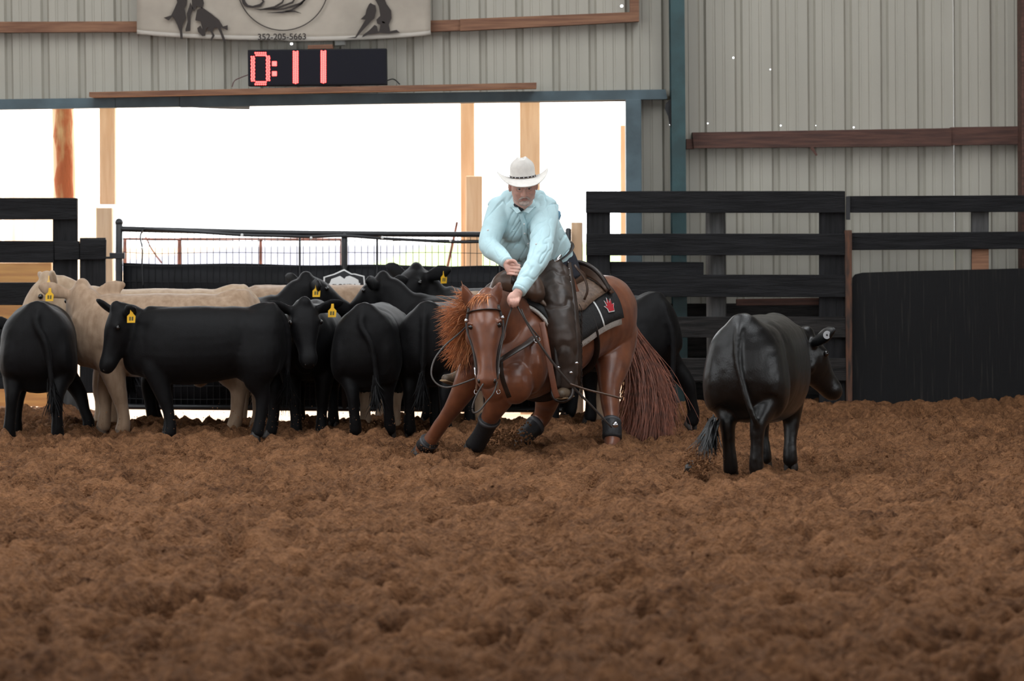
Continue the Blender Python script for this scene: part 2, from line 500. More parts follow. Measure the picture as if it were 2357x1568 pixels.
for s in (-1, 1):
    xa, xb = min(s * 16.9, s * 17), max(s * 16.9, s * 17)
    tag(obj('wall_left' if s < 0 else 'wall_right', join(box(xa, xb, -14, 29.3, EAVE - .3, EAVE), box(xa, xb, -14, 17 if s < 0 else 19, -.1, 1.2 if s < 0 else 2.0), box(xa, xb, 17 if s < 0 else 19, 29.3, -.1, EAVE - .3)), M_steel),
        'unseen open-sided arena wall, closed up at the back to darken the herd', kind='structure')  # out of view; solid far stretch keeps side light off the herd
tag(obj('wall_front', join(box(-17, 17, -14.1, -14, -.1, 1.2), box(-17, 17, -14.1, -14, 3.0, RIDGE)), M_steel), 'unseen end wall behind the camera, added to cut frontal light', kind='structure')  # out of view; blocks most light from behind the camera
gab = [(-16, EAVE), (16, EAVE), (0, RIDGE)]
tag(obj('wall_gable', prism(gab, (0, WALL_Y + .02, .1), (1, 0, 0), (0, 0, 1), .02), M_steel), 'steel gable above the back wall', kind='structure')

# header, jamb, column
hd = empty('trim_1', P(700, 240, 28.98)); tag(hd, 'teal steel header over the wide opening', kind='structure')
obj('header_beam', quadbox([(-900, 240), (265, 225), (265, 248), (-900, 267)], 28.93, 29.08), M_header, hd)
obj('header_beam', quadbox([(266, 224.5), (413, 222), (413, 246), (266, 248)], 28.93, 29.08), M_header, hd)
obj('header_beam', quadbox([(414, 221), (1532, 206), (1536, 228), (414, 247)], 28.925, 29.08), M_header, hd)
obj('soffit', quadbox([(414, 240), (1440, 224), (1440, 233), (700, 242)], 29.0, 29.1), M_soffit, hd)
sg = [P(x, y, 28.96) for x, y in ((414, 244), (575, 244), (574, 252), (520, 251), (450, 248))]
obj('bent_flashing', (lambda v: (v + [p + Vector((0, .03, 0)) for p in v], [(4, 3, 2, 1, 0), (5, 6, 7, 8, 9)] + [(i, (i + 1) % 5, 5 + (i + 1) % 5, 5 + i) for i in range(5)]))(sg), M_soffit, hd)
tag(obj('trim_2', quadbox([(1440, 229), (1476, 228), (1480, 960), (1443, 960)], 28.9, 29.08), M_header, bevel=.006), 'blue-grey steel jamb on the right of the opening', kind='structure')
col = empty('trim_3', G(1562, 955)); col.location = (P(1562, 900, 28.95).x, 28.9, 0); PW[col.name] = Matrix.Translation(col.location)
tag(col, 'dark teal steel column beside the opening', kind='structure')
c0, c1 = P(1545, 200, 28.75).x, P(1577, 200, 28.75).x
obj('flange', box(c0, c1, 28.74, 28.755, -.1, 5.3), M_teal, col); obj('flange', box(c0, c1, 29.04, 29.055, -.1, 5.3), M_teal, col)
obj('web', box((c0 + c1) / 2 - .006, (c0 + c1) / 2 + .006, 28.755, 29.04, -.1, 5.3), M_teal, col)
fl = [P(x, y, 28.86) for x, y in ((1533, 238), (1546, 225), (1549, 300), (1541, 286), (1538, 268), (1530, 250))]
tag(obj('torn_flap', (lambda v: (v + [p + Vector((0, .006, 0)) for p in v], [tuple(range(5, -1, -1)), tuple(range(6, 12))] + [(i, (i + 1) % 6, 6 + (i + 1) % 6, 6 + i) for i in range(6)]))(fl), M_gate), 'torn black plastic flap hanging at the header end beside the teal column', 'flap')

# wooden girts along the wall
g1 = empty('trim_4', P(600, 60, 29)); tag(g1, 'brown wooden girts nailed along the upper wall', kind='structure')
obj('girt', quadbox([(-700, 52), (330, 49), (330, 73), (-700, 78)], 28.98, 29.09), M_girt, g1)
obj('girt', quadbox([(960, 48), (1059, 45), (1059, 70), (960, 74)], 28.985, 29.09), M_girt, g1)
obj('girt', quadbox([(1059, 44), (1471, 27), (1471, 49), (1059, 71)], 28.96, 29.09), M_girt, g1)
obj('girt', quadbox([(1449, -250), (1470, -250), (1471, 30), (1450, 31)], 28.98, 29.09), M_girt, g1)
g2 = empty('trim_5', P(1980, 320, 29)); tag(g2, 'dark brown wooden girt across the right-hand wall', kind='structure')
obj('girt', quadbox([(1594, 305), (2190, 295), (2190, 336), (1597, 341)], 28.95, 29.09), M_girt_dark, g2)
obj('girt', quadbox([(2190, 293), (3200, 278), (3200, 322), (2190, 334)], 28.97, 29.09), M_girt_dark, g2)
obj('girt_stub', quadbox([(1580, 320), (1598, 320), (1598, 343), (1580, 343)], 28.98, 29.09), M_girt_dark, g2)
obj('bark_strip', quadbox([(1864, 340), (1872, 338), (1882, 357), (1878, 359)], 28.945, 28.955), M_girt_dark, g2)
tag(obj('trim_6', quadbox([(2350, -260), (2395, -260), (2399, 955), (2354, 955)], 28.75, 29.0), M_girt_dark, bevel=.006), 'dark post at the right edge of the wall', kind='structure')

# shelf board under the clock
tag(obj('trim_7', quadbox([(205, 212), (1235, 190), (1235, 202), (205, 223)], 28.62, 28.95), M_girt, bevel=.003), 'long brown board serving as shelf above the header', kind='structure')

# ================================================================== fences
def boards(parent, quads, Y0, Y1, m, name='board', jit=1.0):
    for qd in quads:
        if len(qd) == 4 and not hasattr(qd[0], '__len__'): qd = rect(*qd)
        qd = [(x + random.uniform(-jit, jit) * .6, y + random.uniform(-jit, jit)) for x, y in qd]
        obj(name, quadbox(qd, Y0, Y1), m, parent, bevel=.005)

fr = empty('board_fence', G(1650, 950)); tag(fr, 'black five-board wooden fence right of the rider under the teal column', 'fence', 'black board fences')
boards(fr, [rect(1349, 440, 1945, 491), rect(1349, 538, 1949, 588), [(1349, 632), (1949, 632), (1949, 685), (1349, 684)]], 28.40, 28.44, M_black)
boards(fr, [rect(1349, 729, 1948, 777), rect(1349, 825, 1950, 877)], 28.40, 28.44, M_grey_wood)
boards(fr, [rect(1350, 440, 1405, 960), rect(1886, 440, 1946, 940)], 28.44, 28.48, M_black_v, 'upright')
boards(fr, [(1405, 603, 1620, 634)], 28.46, 28.50, M_black, 'short_board')
pp = P(1651, 960, 28.60); pz = P(1651, 470, 28.60).z
obj('round_post', tube([(pp.x, 28.60, -.2), (pp.x, 28.60, .8), (pp.x, 28.60, pz)], .083, 16, 2), M_grey_post, fr, smooth=True)
boards(fr, [[(1694, 688), (1886, 686), (1886, 702), (1694, 704)]], 28.56, 28.60, M_girt_dark, 'red_plank')

kb = empty('trim_8', (P(1800, 900, 28.98).x, 28.98, 0)); tag(kb, 'dark kick boards along the foot of the steel wall', kind='structure')
for i, (ya, yb) in enumerate(((700, 760), (761, 822), (823, 882), (883, 965))):
    obj('plank', quadbox([(1480, ya), (2600, ya - 5), (2600, yb - 6), (1480, yb - 1)], 28.96 + .004 * i, 29.05), M_grey_wood, kb, bevel=.003)

fp = empty('panel_fence', G(2150, 950)); tag(fp, 'black fence with two boards over a scratched plywood sheet', 'fence', 'black board fences')
boards(fp, [[(1952, 452), (2480, 449), (2480, 488), (1952, 490)], [(1950, 536), (2480, 532), (2480, 572), (1950, 577)],
            [(2480, 449), (3100, 446), (3100, 486), (2480, 488)], [(2480, 532), (3100, 529), (3100, 569), (2480, 572)]], 28.42, 28.46, M_black)
M_ply = mat('scratched_plywood', (.008, .008, .009), .65, spec=.2, stretch=(22, 22, .6), scale=3.2, col2=(.026, .024, .022), bump=.5, bscale=9, lo=.30, hi=.42)
pl = [(1962, 640), (1968, 632), (1985, 628), (2100, 624), (2357, 618), (2700, 612), (2700, 962), (1960, 962)]
v = [P(x, y, 28.44) for x, y in pl]; n = len(v)
obj('plywood_sheet', (v + [p + Vector((0, .022, 0)) for p in v], [tuple(range(n - 1, -1, -1)), tuple(range(n, 2 * n))] + [(i, (i + 1) % n, n + (i + 1) % n, n + i) for i in range(n)]), M_ply, fp)
obj('plywood_sheet', quadbox([(2701, 612), (3150, 606), (3150, 962), (2701, 962)], 28.44, 28.462), M_ply, fp)
obj('edge_post', quadbox([(1945, 530), (1961, 530), (1962, 955), (1949, 955)], 28.38, 28.50), M_rustpost, fp, bevel=.004)
obj('hinge_bracket', quadbox(rect(1948, 452, 1957, 506), 28.40, 28.44), M_gate, fp, bevel=.003)
obj('wood_post', quadbox([(2238, 470), (2276, 470), (2276, 900), (2238, 900)], 28.48, 28.58), M_grey_post, fp)
obj('post_block', quadbox([(2237, 573), (2276, 573), (2276, 630), (2237, 630)], 28.462, 28.48), M_girt, fp)

lf = empty('board_fence', G(60, 960)); tag(lf, 'black board fence behind the leftmost calf beside the gate', 'fence', 'black board fences')
boards(lf, [[(-500, 455), (178, 455), (178, 506), (-500, 508)], [(-500, 553), (124, 554), (124, 605), (-500, 606)],
            rect(-500, 651, 120, 702), rect(-500, 749, 120, 800), rect(-500, 846, 120, 896)], 28.40, 28.44, M_black)
boards(lf, [rect(121, 456, 178, 905)], 28.44, 28.48, M_black_v, 'upright')
boards(lf, [rect(125, 555, 182, 598)], 28.385, 28.44, M_black, 'patch_board')
boards(lf, [rect(183, 548, 243, 905)], 28.42, 28.46, M_black_v, 'upright'); boards(lf, [rect(183, 551, 244, 597)], 28.385, 28.42, M_black, 'patch_board')
boards(lf, [rect(119, 890, 181, 965)], 28.43, 28.52, M_grey_post, 'post_foot')

# ================================================================== the gate
GY = 28.5
gt = empty('pipe_gate', G(790, 955)); gt.location = (P(790, 950, GY).x, GY, -.1); PW[gt.name] = Matrix.Translation(gt.location)
tag(gt, 'black pipe gate with wire mesh top and dark rubber sheet behind the herd', 'gate')
def gp(x, y, dy=0.0): return P(x, y, GY + dy)
def gate_y(x, y0, y1): return y0 + (y1 - y0) * (x - 274) / (1308 - 274)
obj('gate_upright', tube([gp(274, 512), gp(274, 700), gp(276, 948)], .030, 12, 2), M_gate, gt, smooth=True)
obj('cap', ell(gp(274, 512), .034), M_gate, gt, smooth=True)
obj('gate_upright', tube([gp(1308, 528), gp(1308, 700), gp(1308, 948)], .024, 12, 2), M_gate, gt, smooth=True)
obj('top_rail', tube([gp(276, 527), gp(700, 537), gp(1308, 541)], .023, 12, 3), M_gate, gt, smooth=True)
obj('bottom_rail', tube([gp(276, 936), gp(700, 940), gp(1308, 944)], .023, 12, 3), M_gate, gt, smooth=True)
obj('brace_post', tube([gp(793, 535), gp(793, 640), gp(793, 940)], .027, 12, 2), M_gate, gt, smooth=True)
for xx_ in (690, 868, 1150):
    obj('brace_rod', tube([gp(xx_, 540, .02), gp(xx_, 640, .02), gp(xx_, 940, .02)], .009, 8, 2), M_gate, gt, smooth=True)
wires = []
xw = 284.0
while xw < 1300:
    yb_ = gate_y(xw, 936, 943)
    wires.append(tube([gp(xw, gate_y(xw, 527, 541), .012), gp(xw + random.uniform(-1.5, 1.5), 700, .012), gp(xw, yb_, .012)], .0026, 4, 1)); xw += 14.8
for yw in (553, 583, 613, 650, 690, 730, 770, 810, 850, 890, 920):
    wires.append(tube([gp(276, yw - 3, .010)] + [gp(x, yw + random.uniform(-2, 2), .010) for x in range(350, 1300, 110)] + [gp(1306, yw + 4, .010)], .0024, 4, 1))
tag(obj('mesh_wire', join(*wires), M_gate, gt), kind='stuff')
sh = [(x, gate_y(x, 606, 614) + 1.5 * math.sin(x * .02)) for x in (list(range(284, 1290, 40)) + [1304])]
pts = [[gp(x, y + (gate_y(x, 934, 941) - y) * k / 6, .03 + .008 * math.sin(x * .013 + k)) for k in range(7)] for x, y in sh]
obj('rubber_sheet', grid(pts), M_sheet, gt, smooth=True, solid=.008)
obj('black_strap', strap([gp(330, 528, -.03), gp(323, 545, -.035), gp(328, 575, -.035), gp(327, 608, -.035), gp(329, 655, -.03)], .016, .006, (1, 0, 0)), M_gate, gt)
sag = [(335, 527), (450, 534), (557, 541), (640, 543), (715, 545), (790, 543), (880, 549), (960, 553), (1050, 557), (1120, 556), (1200, 553), (1304, 548)]
obj('sagging_hose', tube([gp(x, y, -.035) for x, y in sag], .013, 10, 4), M_gate, gt, smooth=True)
for x, y in ((557, 541), (716, 548), (880, 547), (327, 572), (1037, 554)):
    obj('white_cap', ell(gp(x, y, -.055), (.012, .008, .012), nu=12, nv=8), M_white, gt, smooth=True)
obj('latch_bar', quadbox([(244, 591), (262, 591), (262, 596), (244, 596)], GY - .03, GY + .01), M_gate, gt)
obj('latch_block', quadbox(rect(252, 582, 287, 596), GY - .04, GY + .0), M_gate, gt, bevel=.004)
# shield sign on the sheet
sg = empty('shield_sign', gp(793, 655, -.034)); tag(sg, 'black and white shield sign reading FLORIDA on the gate sheet', 'sign')
sx = 1 / 280.0
so = gp(793, 650, -.034)
outer = [(-49, -28), (-48, 13), (-24, 20), (-4, 29), (0, 30), (17, 20), (24, 20), (46, 14), (49, -28), (30, -44), (0, -56), (-30, -44)]
inner = [(x * .93, y * .90 - .5) for x, y in outer]
obj('sign_border', prism([(x * sx, y * sx) for x, y in outer], so, (1, 0, 0), (0, 0, 1), .006), M_white, sg)
obj('sign_face', prism([(x * sx, y * sx) for x, y in inner], (so.x, so.y - .0062, so.z), (1, 0, 0), (0, 0, 1), .003), M_gate, sg)
bl = [(-34, -2), (-30, 8), (-18, 12), (-10, 15), (-3, 10), (0, 8), (4, 13), (12, 15), (24, 10), (32, 5), (33, -2)]
obj('sign_emblem', prism([(x * sx, y * sx) for x, y in bl], (so.x, so.y - .0095, so.z), (1, 0, 0), (0, 0, 1), .002), M_white, sg)
obj('sign_emblem', prism([(x * sx, y * sx) for x, y in rect(-36, -16, 36, -2)], (so.x, so.y - .0095, so.z), (1, 0, 0), (0, 0, 1), .002), M_white, sg)
text_obj('sign_lettering', 'FLORIDA', (so.x, so.y - .0125, so.z - 13.5 * sx), 14 * sx, M_gate, sg, .001, bold=.001)

# ================================================================== posts and pens outside the opening
def post(name, label, qd, Y, dep, m, group='timber posts outside the opening', **kw):
    o = obj(name, quadbox(qd, Y, Y + dep), m, bevel=.008, **kw); return tag(o, label, 'post', group)
lp = P(151, 600, 30.4)
lg = empty('log_post', (lp.x, 30.4, -.12)); tag(lg, 'rough log post with red bark patches outside on the left', 'post', 'timber posts outside the opening')
zt = P(151, 180, 30.4).z
obj('trunk', loft([((lp.x - .02, 30.4, -.12), .097, .097), ((lp.x - .012, 30.4, 1.0), .093, .093), ((lp.x, 30.4, 1.9), .099, .094), ((lp.x - .006, 30.4, zt), .095, .095)], (0, 1, 0), 6, 20), M_pine, lg, smooth=True)
bk = []
for k in range(14):
    z = 1.2 + k * (zt - 1.2) / 13
    bk.append([(lp.x + .0 + .104 * math.sin(a_), 30.4 - .104 * math.cos(a_), z) for a_ in np.linspace(-.62 + .22 * math.sin(k * 1.9), .85 + .08 * math.sin(k * 2.7), 8)])
obj('bark_patch', grid(bk), M_bark, lg, smooth=True, solid=.014)
post('timber_post', 'upper length of the pine post left of the gate', [(228, 200), (265, 200), (265, 471), (229, 471)], 30.2, .15, M_pine)
post('timber_post', 'short pine post stub standing behind the gate latch', [(221, 478), (258, 478), (262, 965), (222, 965)], 29.4, .14, M_pine)
post('timber_post', 'tall pine post left of the rider behind the short post', [(1059, 190), (1092, 190), (1094, 970), (1062, 970)], 30.6, .14, M_pine)
post('timber_post', 'short pine post in front of a taller one left of the rider', [(1072, 405), (1110, 405), (1110, 970), (1074, 970)], 30.1, .14, M_pine)
post('timber_post', 'wide pine post directly behind the rider and his hat', [(1196, 190), (1243, 190), (1244, 970), (1198, 970)], 30.2, .18, M_pine)
post('timber_post', 'thin pine post close to the right jamb of the opening', [(1428, 288), (1441, 288), (1442, 970), (1430, 970)], 31.0, .10, M_pine)
post('gate_post', 'pine post right of the gate beside the board fence', [(1315, 512), (1341, 512), (1343, 960), (1317, 960)], 28.55, .10, M_pine)
tag(obj('leaning_pole', tube([P(1052, 512, 31), P(1042, 560, 31), P(1024, 640, 31), P(985, 800, 31), P(955, 915, 31)], .012, 8, 2), M_rust, smooth=True), 'thin rusty pole leaning behind the gate left of the rider', 'pole')
rp = empty('pipe_pen', P(430, 900, 33)); rp.location.z = -.12; PW[rp.name] = Matrix.Translation(rp.location)
tag(rp, 'rusty pipe pen standing behind the gate mesh', 'pen')
for x0, x1 in ((285, 412), (412, 790)): obj('rail', tube([P(x0, 550, 33), P((x0 + x1) / 2, 550.5, 33), P(x1, 551, 33)], .012, 8, 2), M_rust, rp, smooth=True)
for x in (288, 413, 600, 786): obj('upright', tube([P(x, 550, 33), P(x, 650, 33), P(x, 884, 33)], .016 if x != 413 else .02, 8, 2), M_rust, rp, smooth=True)
obj('brace', tube([P(335, 545, 33), P(350, 575, 33), P(372, 605, 33)], .008, 8, 2), M_rust, rp, smooth=True)
# natural pine pen on the left
pn = empty('pine_pen', P(60, 900, 30)); pn.location.z = -.12; PW[pn.name] = Matrix.Translation(pn.location)
tag(pn, 'raw pine plank pen seen between the black boards on the left', 'pen')
for ya, yb in ((605, 652), (700, 748), (806, 850), (893, 936)):
    obj('plank', quadbox([(-500, ya + 3), (118, ya), (118, yb), (-500, yb + 3)], 29.9, 29.94), M_pine_h, pn, bevel=.004)
obj('pen_post', quadbox([(90, 595), (120, 595), (121, 950), (91, 950)], 29.94, 30.08), M_pine, pn, bevel=.004)
obj('pen_post', quadbox([(-60, 595), (-30, 595), (-29, 950), (-59, 950)], 29.94, 30.08), M_pine, pn, bevel=.004)
fw = empty('plank_shed', P(60, 560, 60)); fw.location.z = -.12; PW[fw.name] = Matrix.Translation(fw.location)
tag(fw, 'pale board shed far off behind the left fence', 'shed')
M_far = mat('far_boards', (.70, .52, .38), .8, var=.1, scale=2)
for i, (xa, yt) in enumerate(((-60, 430), (-18, 432), (8, 428), (32, 424), (56, 430), (80, 434), (102, 440), (128, 446), (152, 450), (180, 455), (204, 452))):
    obj('siding_board', quadbox(rect(xa, yt, xa + 22, 700), 60 + .02 * (i % 2), 60.1), M_far, fw)
# ================================================================== banner
M_banner = mat('tan_banner_cloth', (.42, .37, .31), .8, var=.14, scale=2.5, bump=.15, bscale=14)
M_ink = mat('dark_brown_ink', (.035, .027, .024), .8)
BY = 28.88
bn = empty('banner', P(652, 93, BY)); tag(bn, 'tan vinyl banner with riding silhouettes hanging above the clock', 'banner')
def bpt(u, v, off=0.0):
    """u 0..1 across, v 0 at hem .. 1 at top"""
    xb = 315 + (990 - 315) * u; yb = 78 + 15 * (1 - (2 * u - 1) ** 2) ** .8
    if u > .5: yb += 2
    y = yb + (-330 - yb) * v
    p = P(xb + (1 - v) * 3 * math.sin(u * 9), y, BY + .004 * math.sin(u * 11 + v * 5) + .02 * (1 - v) ** 3 - off)
    return p
obj('cloth', grid([[bpt(i / 40, j / 24) for j in range(25)] for i in range(41)]), M_banner, bn, smooth=True, solid=.003)
hem = [[bpt(i / 40, j * .012, .006) for j in range(3)] for i in range(41)]
obj('hem', grid(hem), mat('banner_hem', (.47, .43, .38), .7), bn, smooth=True, solid=.003)
BO = P(652, 50, BY - .013)
def bprint(name, polys, th=.003):
    gs = []
    for pl in polys:
        gs.append(prism([((x - 652) / 277., -(y - 50) / 277.) for x, y in pl], BO, (math.cos(ROLL), 0, -math.sin(ROLL) * 0 + .0), (0, 0, 1), th))
    return obj(name, join(*gs), M_ink, bn)
def cz(pts): return [(300 + x / 3.367, y / 3.364) for x, y in pts]          # from a magnified view of the banner
def stroke(pts, w):
    L, R = [], []
    for i, (x, y) in enumerate(pts):
        a = pts[max(0, i - 1)]; b = pts[min(len(pts) - 1, i + 1)]
        dx, dy = b[0] - a[0], b[1] - a[1]; d = math.hypot(dx, dy) or 1
        ww = w[i] if hasattr(w, '__len__') else w
        L.append((x - dy / d * ww, y + dx / d * ww)); R.append((x + dy / d * ww, y - dx / d * ww))
    return L + R[::-1]
ringo = [(652 + 106 * math.cos(t), -35 + 106 * math.sin(t)) for t in np.linspace(0, 2 * math.pi, 72, endpoint=False)]
ringi = [(652 + 103.6 * math.cos(t), -35 + 103.6 * math.sin(t)) for t in np.linspace(0, 2 * math.pi, 72, endpoint=False)]
bprint('emblem_ring', [[ringo[i], ringo[(i + 1) % 72], ringi[(i + 1) % 72], ringi[i]] for i in range(72)])
bprint('emblem_strokes', [cz(stroke([(870, -30), (885, 20), (910, 45), (950, 52), (1010, 40), (1035, 10), (1010, -30)], [10, 14, 10, 8, 12, 8, 4])),
                          cz(stroke([(960, 66), (1010, 74), (1120, 55), (1180, 20), (1200, -20)], [1, 5, 8, 7, 3])),
                          cz(stroke([(1000, 76), (1130, 66), (1260, 20), (1290, -30)], [1, 6, 8, 4])),
                          cz(stroke([(1050, 74), (1190, 70), (1320, 30), (1390, -30)], [1, 6, 9, 4])),
                          cz(stroke([(1060, 99), (1180, 96), (1250, 80), (1330, 30), (1360, -10)], [1, 7, 7, 6, 3])),
                          cz(stroke([(1200, 92), (1270, 88), (1325, 106)], [4, 6, 1]))])
bprint('roping_figure', [cz([(360, -40), (450, -40), (440, 30), (425, 60), (436, 130), (425, 150), (408, 190), (402, 230), (408, 292), (388, 290), (386, 240), (366, 185), (345, 140), (330, 120), (300, 150), (262, 128), (320, 110), (345, 60), (368, 10)]),
                         cz([(470, 10), (490, 60), (470, 120), (466, 232), (430, 236), (428, 220), (446, 160), (440, 100), (458, 50)]),
                         cz([(480, -40), (560, -40), (575, 20), (560, 60), (520, 40), (500, 80), (482, 60)])])
bprint('bucking_figure', [cz([(520, 70), (560, 50), (630, 100), (690, 150), (720, 200), (756, 190), (755, 230), (722, 216), (700, 205), (716, 250), (740, 312), (718, 312), (700, 260), (680, 212), (650, 210), (640, 240), (655, 270), (630, 306), (618, 306), (636, 268), (616, 230), (590, 240), (606, 200), (580, 230), (582, 270), (560, 275), (526, 240), (520, 210), (545, 190), (560, 220), (545, 160), (505, 150)])])
bprint('cutting_figure', [cz([(1850, 40), (1862, 30), (1876, 40), (1900, 50), (1905, 90), (1890, 150), (1865, 170), (1800, 240), (1745, 300), (1670, 300), (1740, 290), (1770, 240), (1820, 160), (1783, 156), (1820, 120), (1830, 80)]),
                          cz([(1880, -30), (1960, -30), (1985, 40), (2020, 90), (2022, 150), (2000, 200), (2010, 250), (2060, 240), (2086, 262), (2000, 268), (1930, 262), (1840, 275), (1792, 296), (1800, 276), (1850, 240), (1890, 200), (1910, 210), (1915, 250), (1925, 250), (1935, 200), (1910, 190), (1905, 160), (1935, 130), (1925, 60)]),
                          cz([(1950, 170), (1972, 180), (1968, 190), (1948, 184)])])
text_obj('phone_number', '352-205-5663', (P(649, 91, BY - .02).x, BY - .018, P(649, 91.5, BY).z), .072, M_ink, bn, .001, bold=.0012)

# ================================================================== race clock
M_case = mat('clock_case', (.010, .010, .014), .5, spec=.2)
M_face = mat('clock_face', (.005, .005, .011), .45, spec=.2)
M_led = mat('red_led', (.9, .05, .05), .4, emit=(1.0, .055, .05), estr=1.5)
CY = 28.68
ck = empty('digital_clock', P(731, 197, CY)); tag(ck, 'black LED clock box showing 0:11 on the shelf board', 'clock')
ca, cb = P(570, 116, CY), P(891, 196, CY)
zb0, zt0 = P(731, 196.5, CY).z, P(731, 113, CY).z
obj('housing', box(ca.x, cb.x, CY, CY + .14, zb0, zt0), M_case, ck, bevel=.006)
obj('face', box(ca.x + .012, cb.x - .012, CY - .004, CY + .002, zb0 + .012, zt0 - .012), M_face, ck)
pit = 4.35 / 276
def dots(pts):
    gs = []
    for x, y in pts:
        p = P(x, y, CY - .006); gs.append(ell(p, (pit * .5, .004, pit * .5), nu=8, nv=4))
    return join(*gs)
def zero(x0, y0):
    p = []
    for k in range(14):
        p += [(x0 + 1 + (k % 2) * 1.0, y0 + 10 + k * 4.2), (x0 + 6 + (k % 2) * 1.0, y0 + 10 + k * 4.2), (x0 + 36 + (k % 2), y0 + 9 + k * 4.2), (x0 + 41 + (k % 2), y0 + 9 + k * 4.2)]
    for k in range(6):
        p += [(x0 + 10 + k * 4.6, y0 + 1), (x0 + 12 + k * 4.3, y0 + 6), (x0 + 10 + k * 4.6, y0 + 73), (x0 + 12 + k * 4.3, y0 + 68)]
    return p
def one(x0, y0):
    return [(x0 + c * 4.4, y0 + k * 4.15 + (c % 2) * 1.5) for k in range(18) for c in range(3)]
obj('digit', dots(zero(578, 121)), M_led, ck); obj('digit', dots(one(676, 119)), M_led, ck); obj('digit', dots(one(740, 118)), M_led, ck)
for y in (143, 166): obj('colon_dot', dots([(628 + i * 3.6, y + j * 3.6) for i in range(3) for j in range(3)]), M_led, ck)
tag(obj('power_cable', tube([P(572, 172, CY + .1), P(556, 178, CY + .1), P(540, 186, CY + .12), P(534, 200, CY + .1)], .004, 6, 4), mat('red_cable', (.10, .03, .035), .5), smooth=True), 'thin reddish cable curling from the left end of the clock', 'cable')
tag(obj('power_cable', tube([P(890, 186, CY + .1), P(903, 182, CY + .1), P(912, 186, CY + .12), P(920, 194, CY + .1)], .005, 6, 4), M_gate, smooth=True), 'short black cable at the right end of the clock', 'cable')
tag(obj('wood_block', quadbox([(708, 104), (765, 102), (767, 112.5), (708, 113)], 28.78, 28.92), M_girt, bevel=.004), 'small brown wood block on top of the clock', 'block')
tag(obj('junction_box', quadbox([(770, 93), (795, 92), (795, 104), (770, 105)], 29.0, 29.09), mat('pale_plastic', (.5, .5, .47), .5), bevel=.006), 'small pale junction box on the wall under the banner', 'box')
# ================================================================== cattle
def coat(name, col, rough, col2=None, sheen=.15, spec=.5):
    return mat(name, col, rough, stretch=(5, 5, 1.6), scale=5, col2=col2, bump=.25, bscale=55, bdist=.006, sheen=sheen, spec=spec, lo=.3, hi=.7)
M_blackcoat = coat('black_coat', (.0042, .0040, .0048), .58, (.0025, .0024, .0028), .02, .16)
M_slick = coat('slick_black_coat', (.0040, .0040, .0044), .30, (.0025, .0025, .0028), .02, .42)
M_tan = coat('cream_coat', (.48, .36, .25), .75, (.36, .25, .165), .3, .3)
M_tan2 = coat('tan_coat', (.40, .28, .19), .75, (.27, .175, .11), .3, .3)
M_brown = coat('brown_coat', (.22, .12, .07), .7, (.13, .07, .045), .2, .3)
M_hoof = mat('hoof_horn', (.03, .026, .024), .5, var=.3, scale=30)
M_hoof_pale = mat('pale_hoof_horn', (.16, .11, .08), .5, var=.3, scale=30)
M_eye = mat('wet_dark_eye', (.006, .005, .005), .06, spec=.8)
M_tagy = mat('yellow_tag', (.85, .48, .02), .45)
M_tagink = mat('tag_ink', (.10, .09, .03), .6)
M_button = mat('grey_button_tag', (.42, .43, .45), .4)

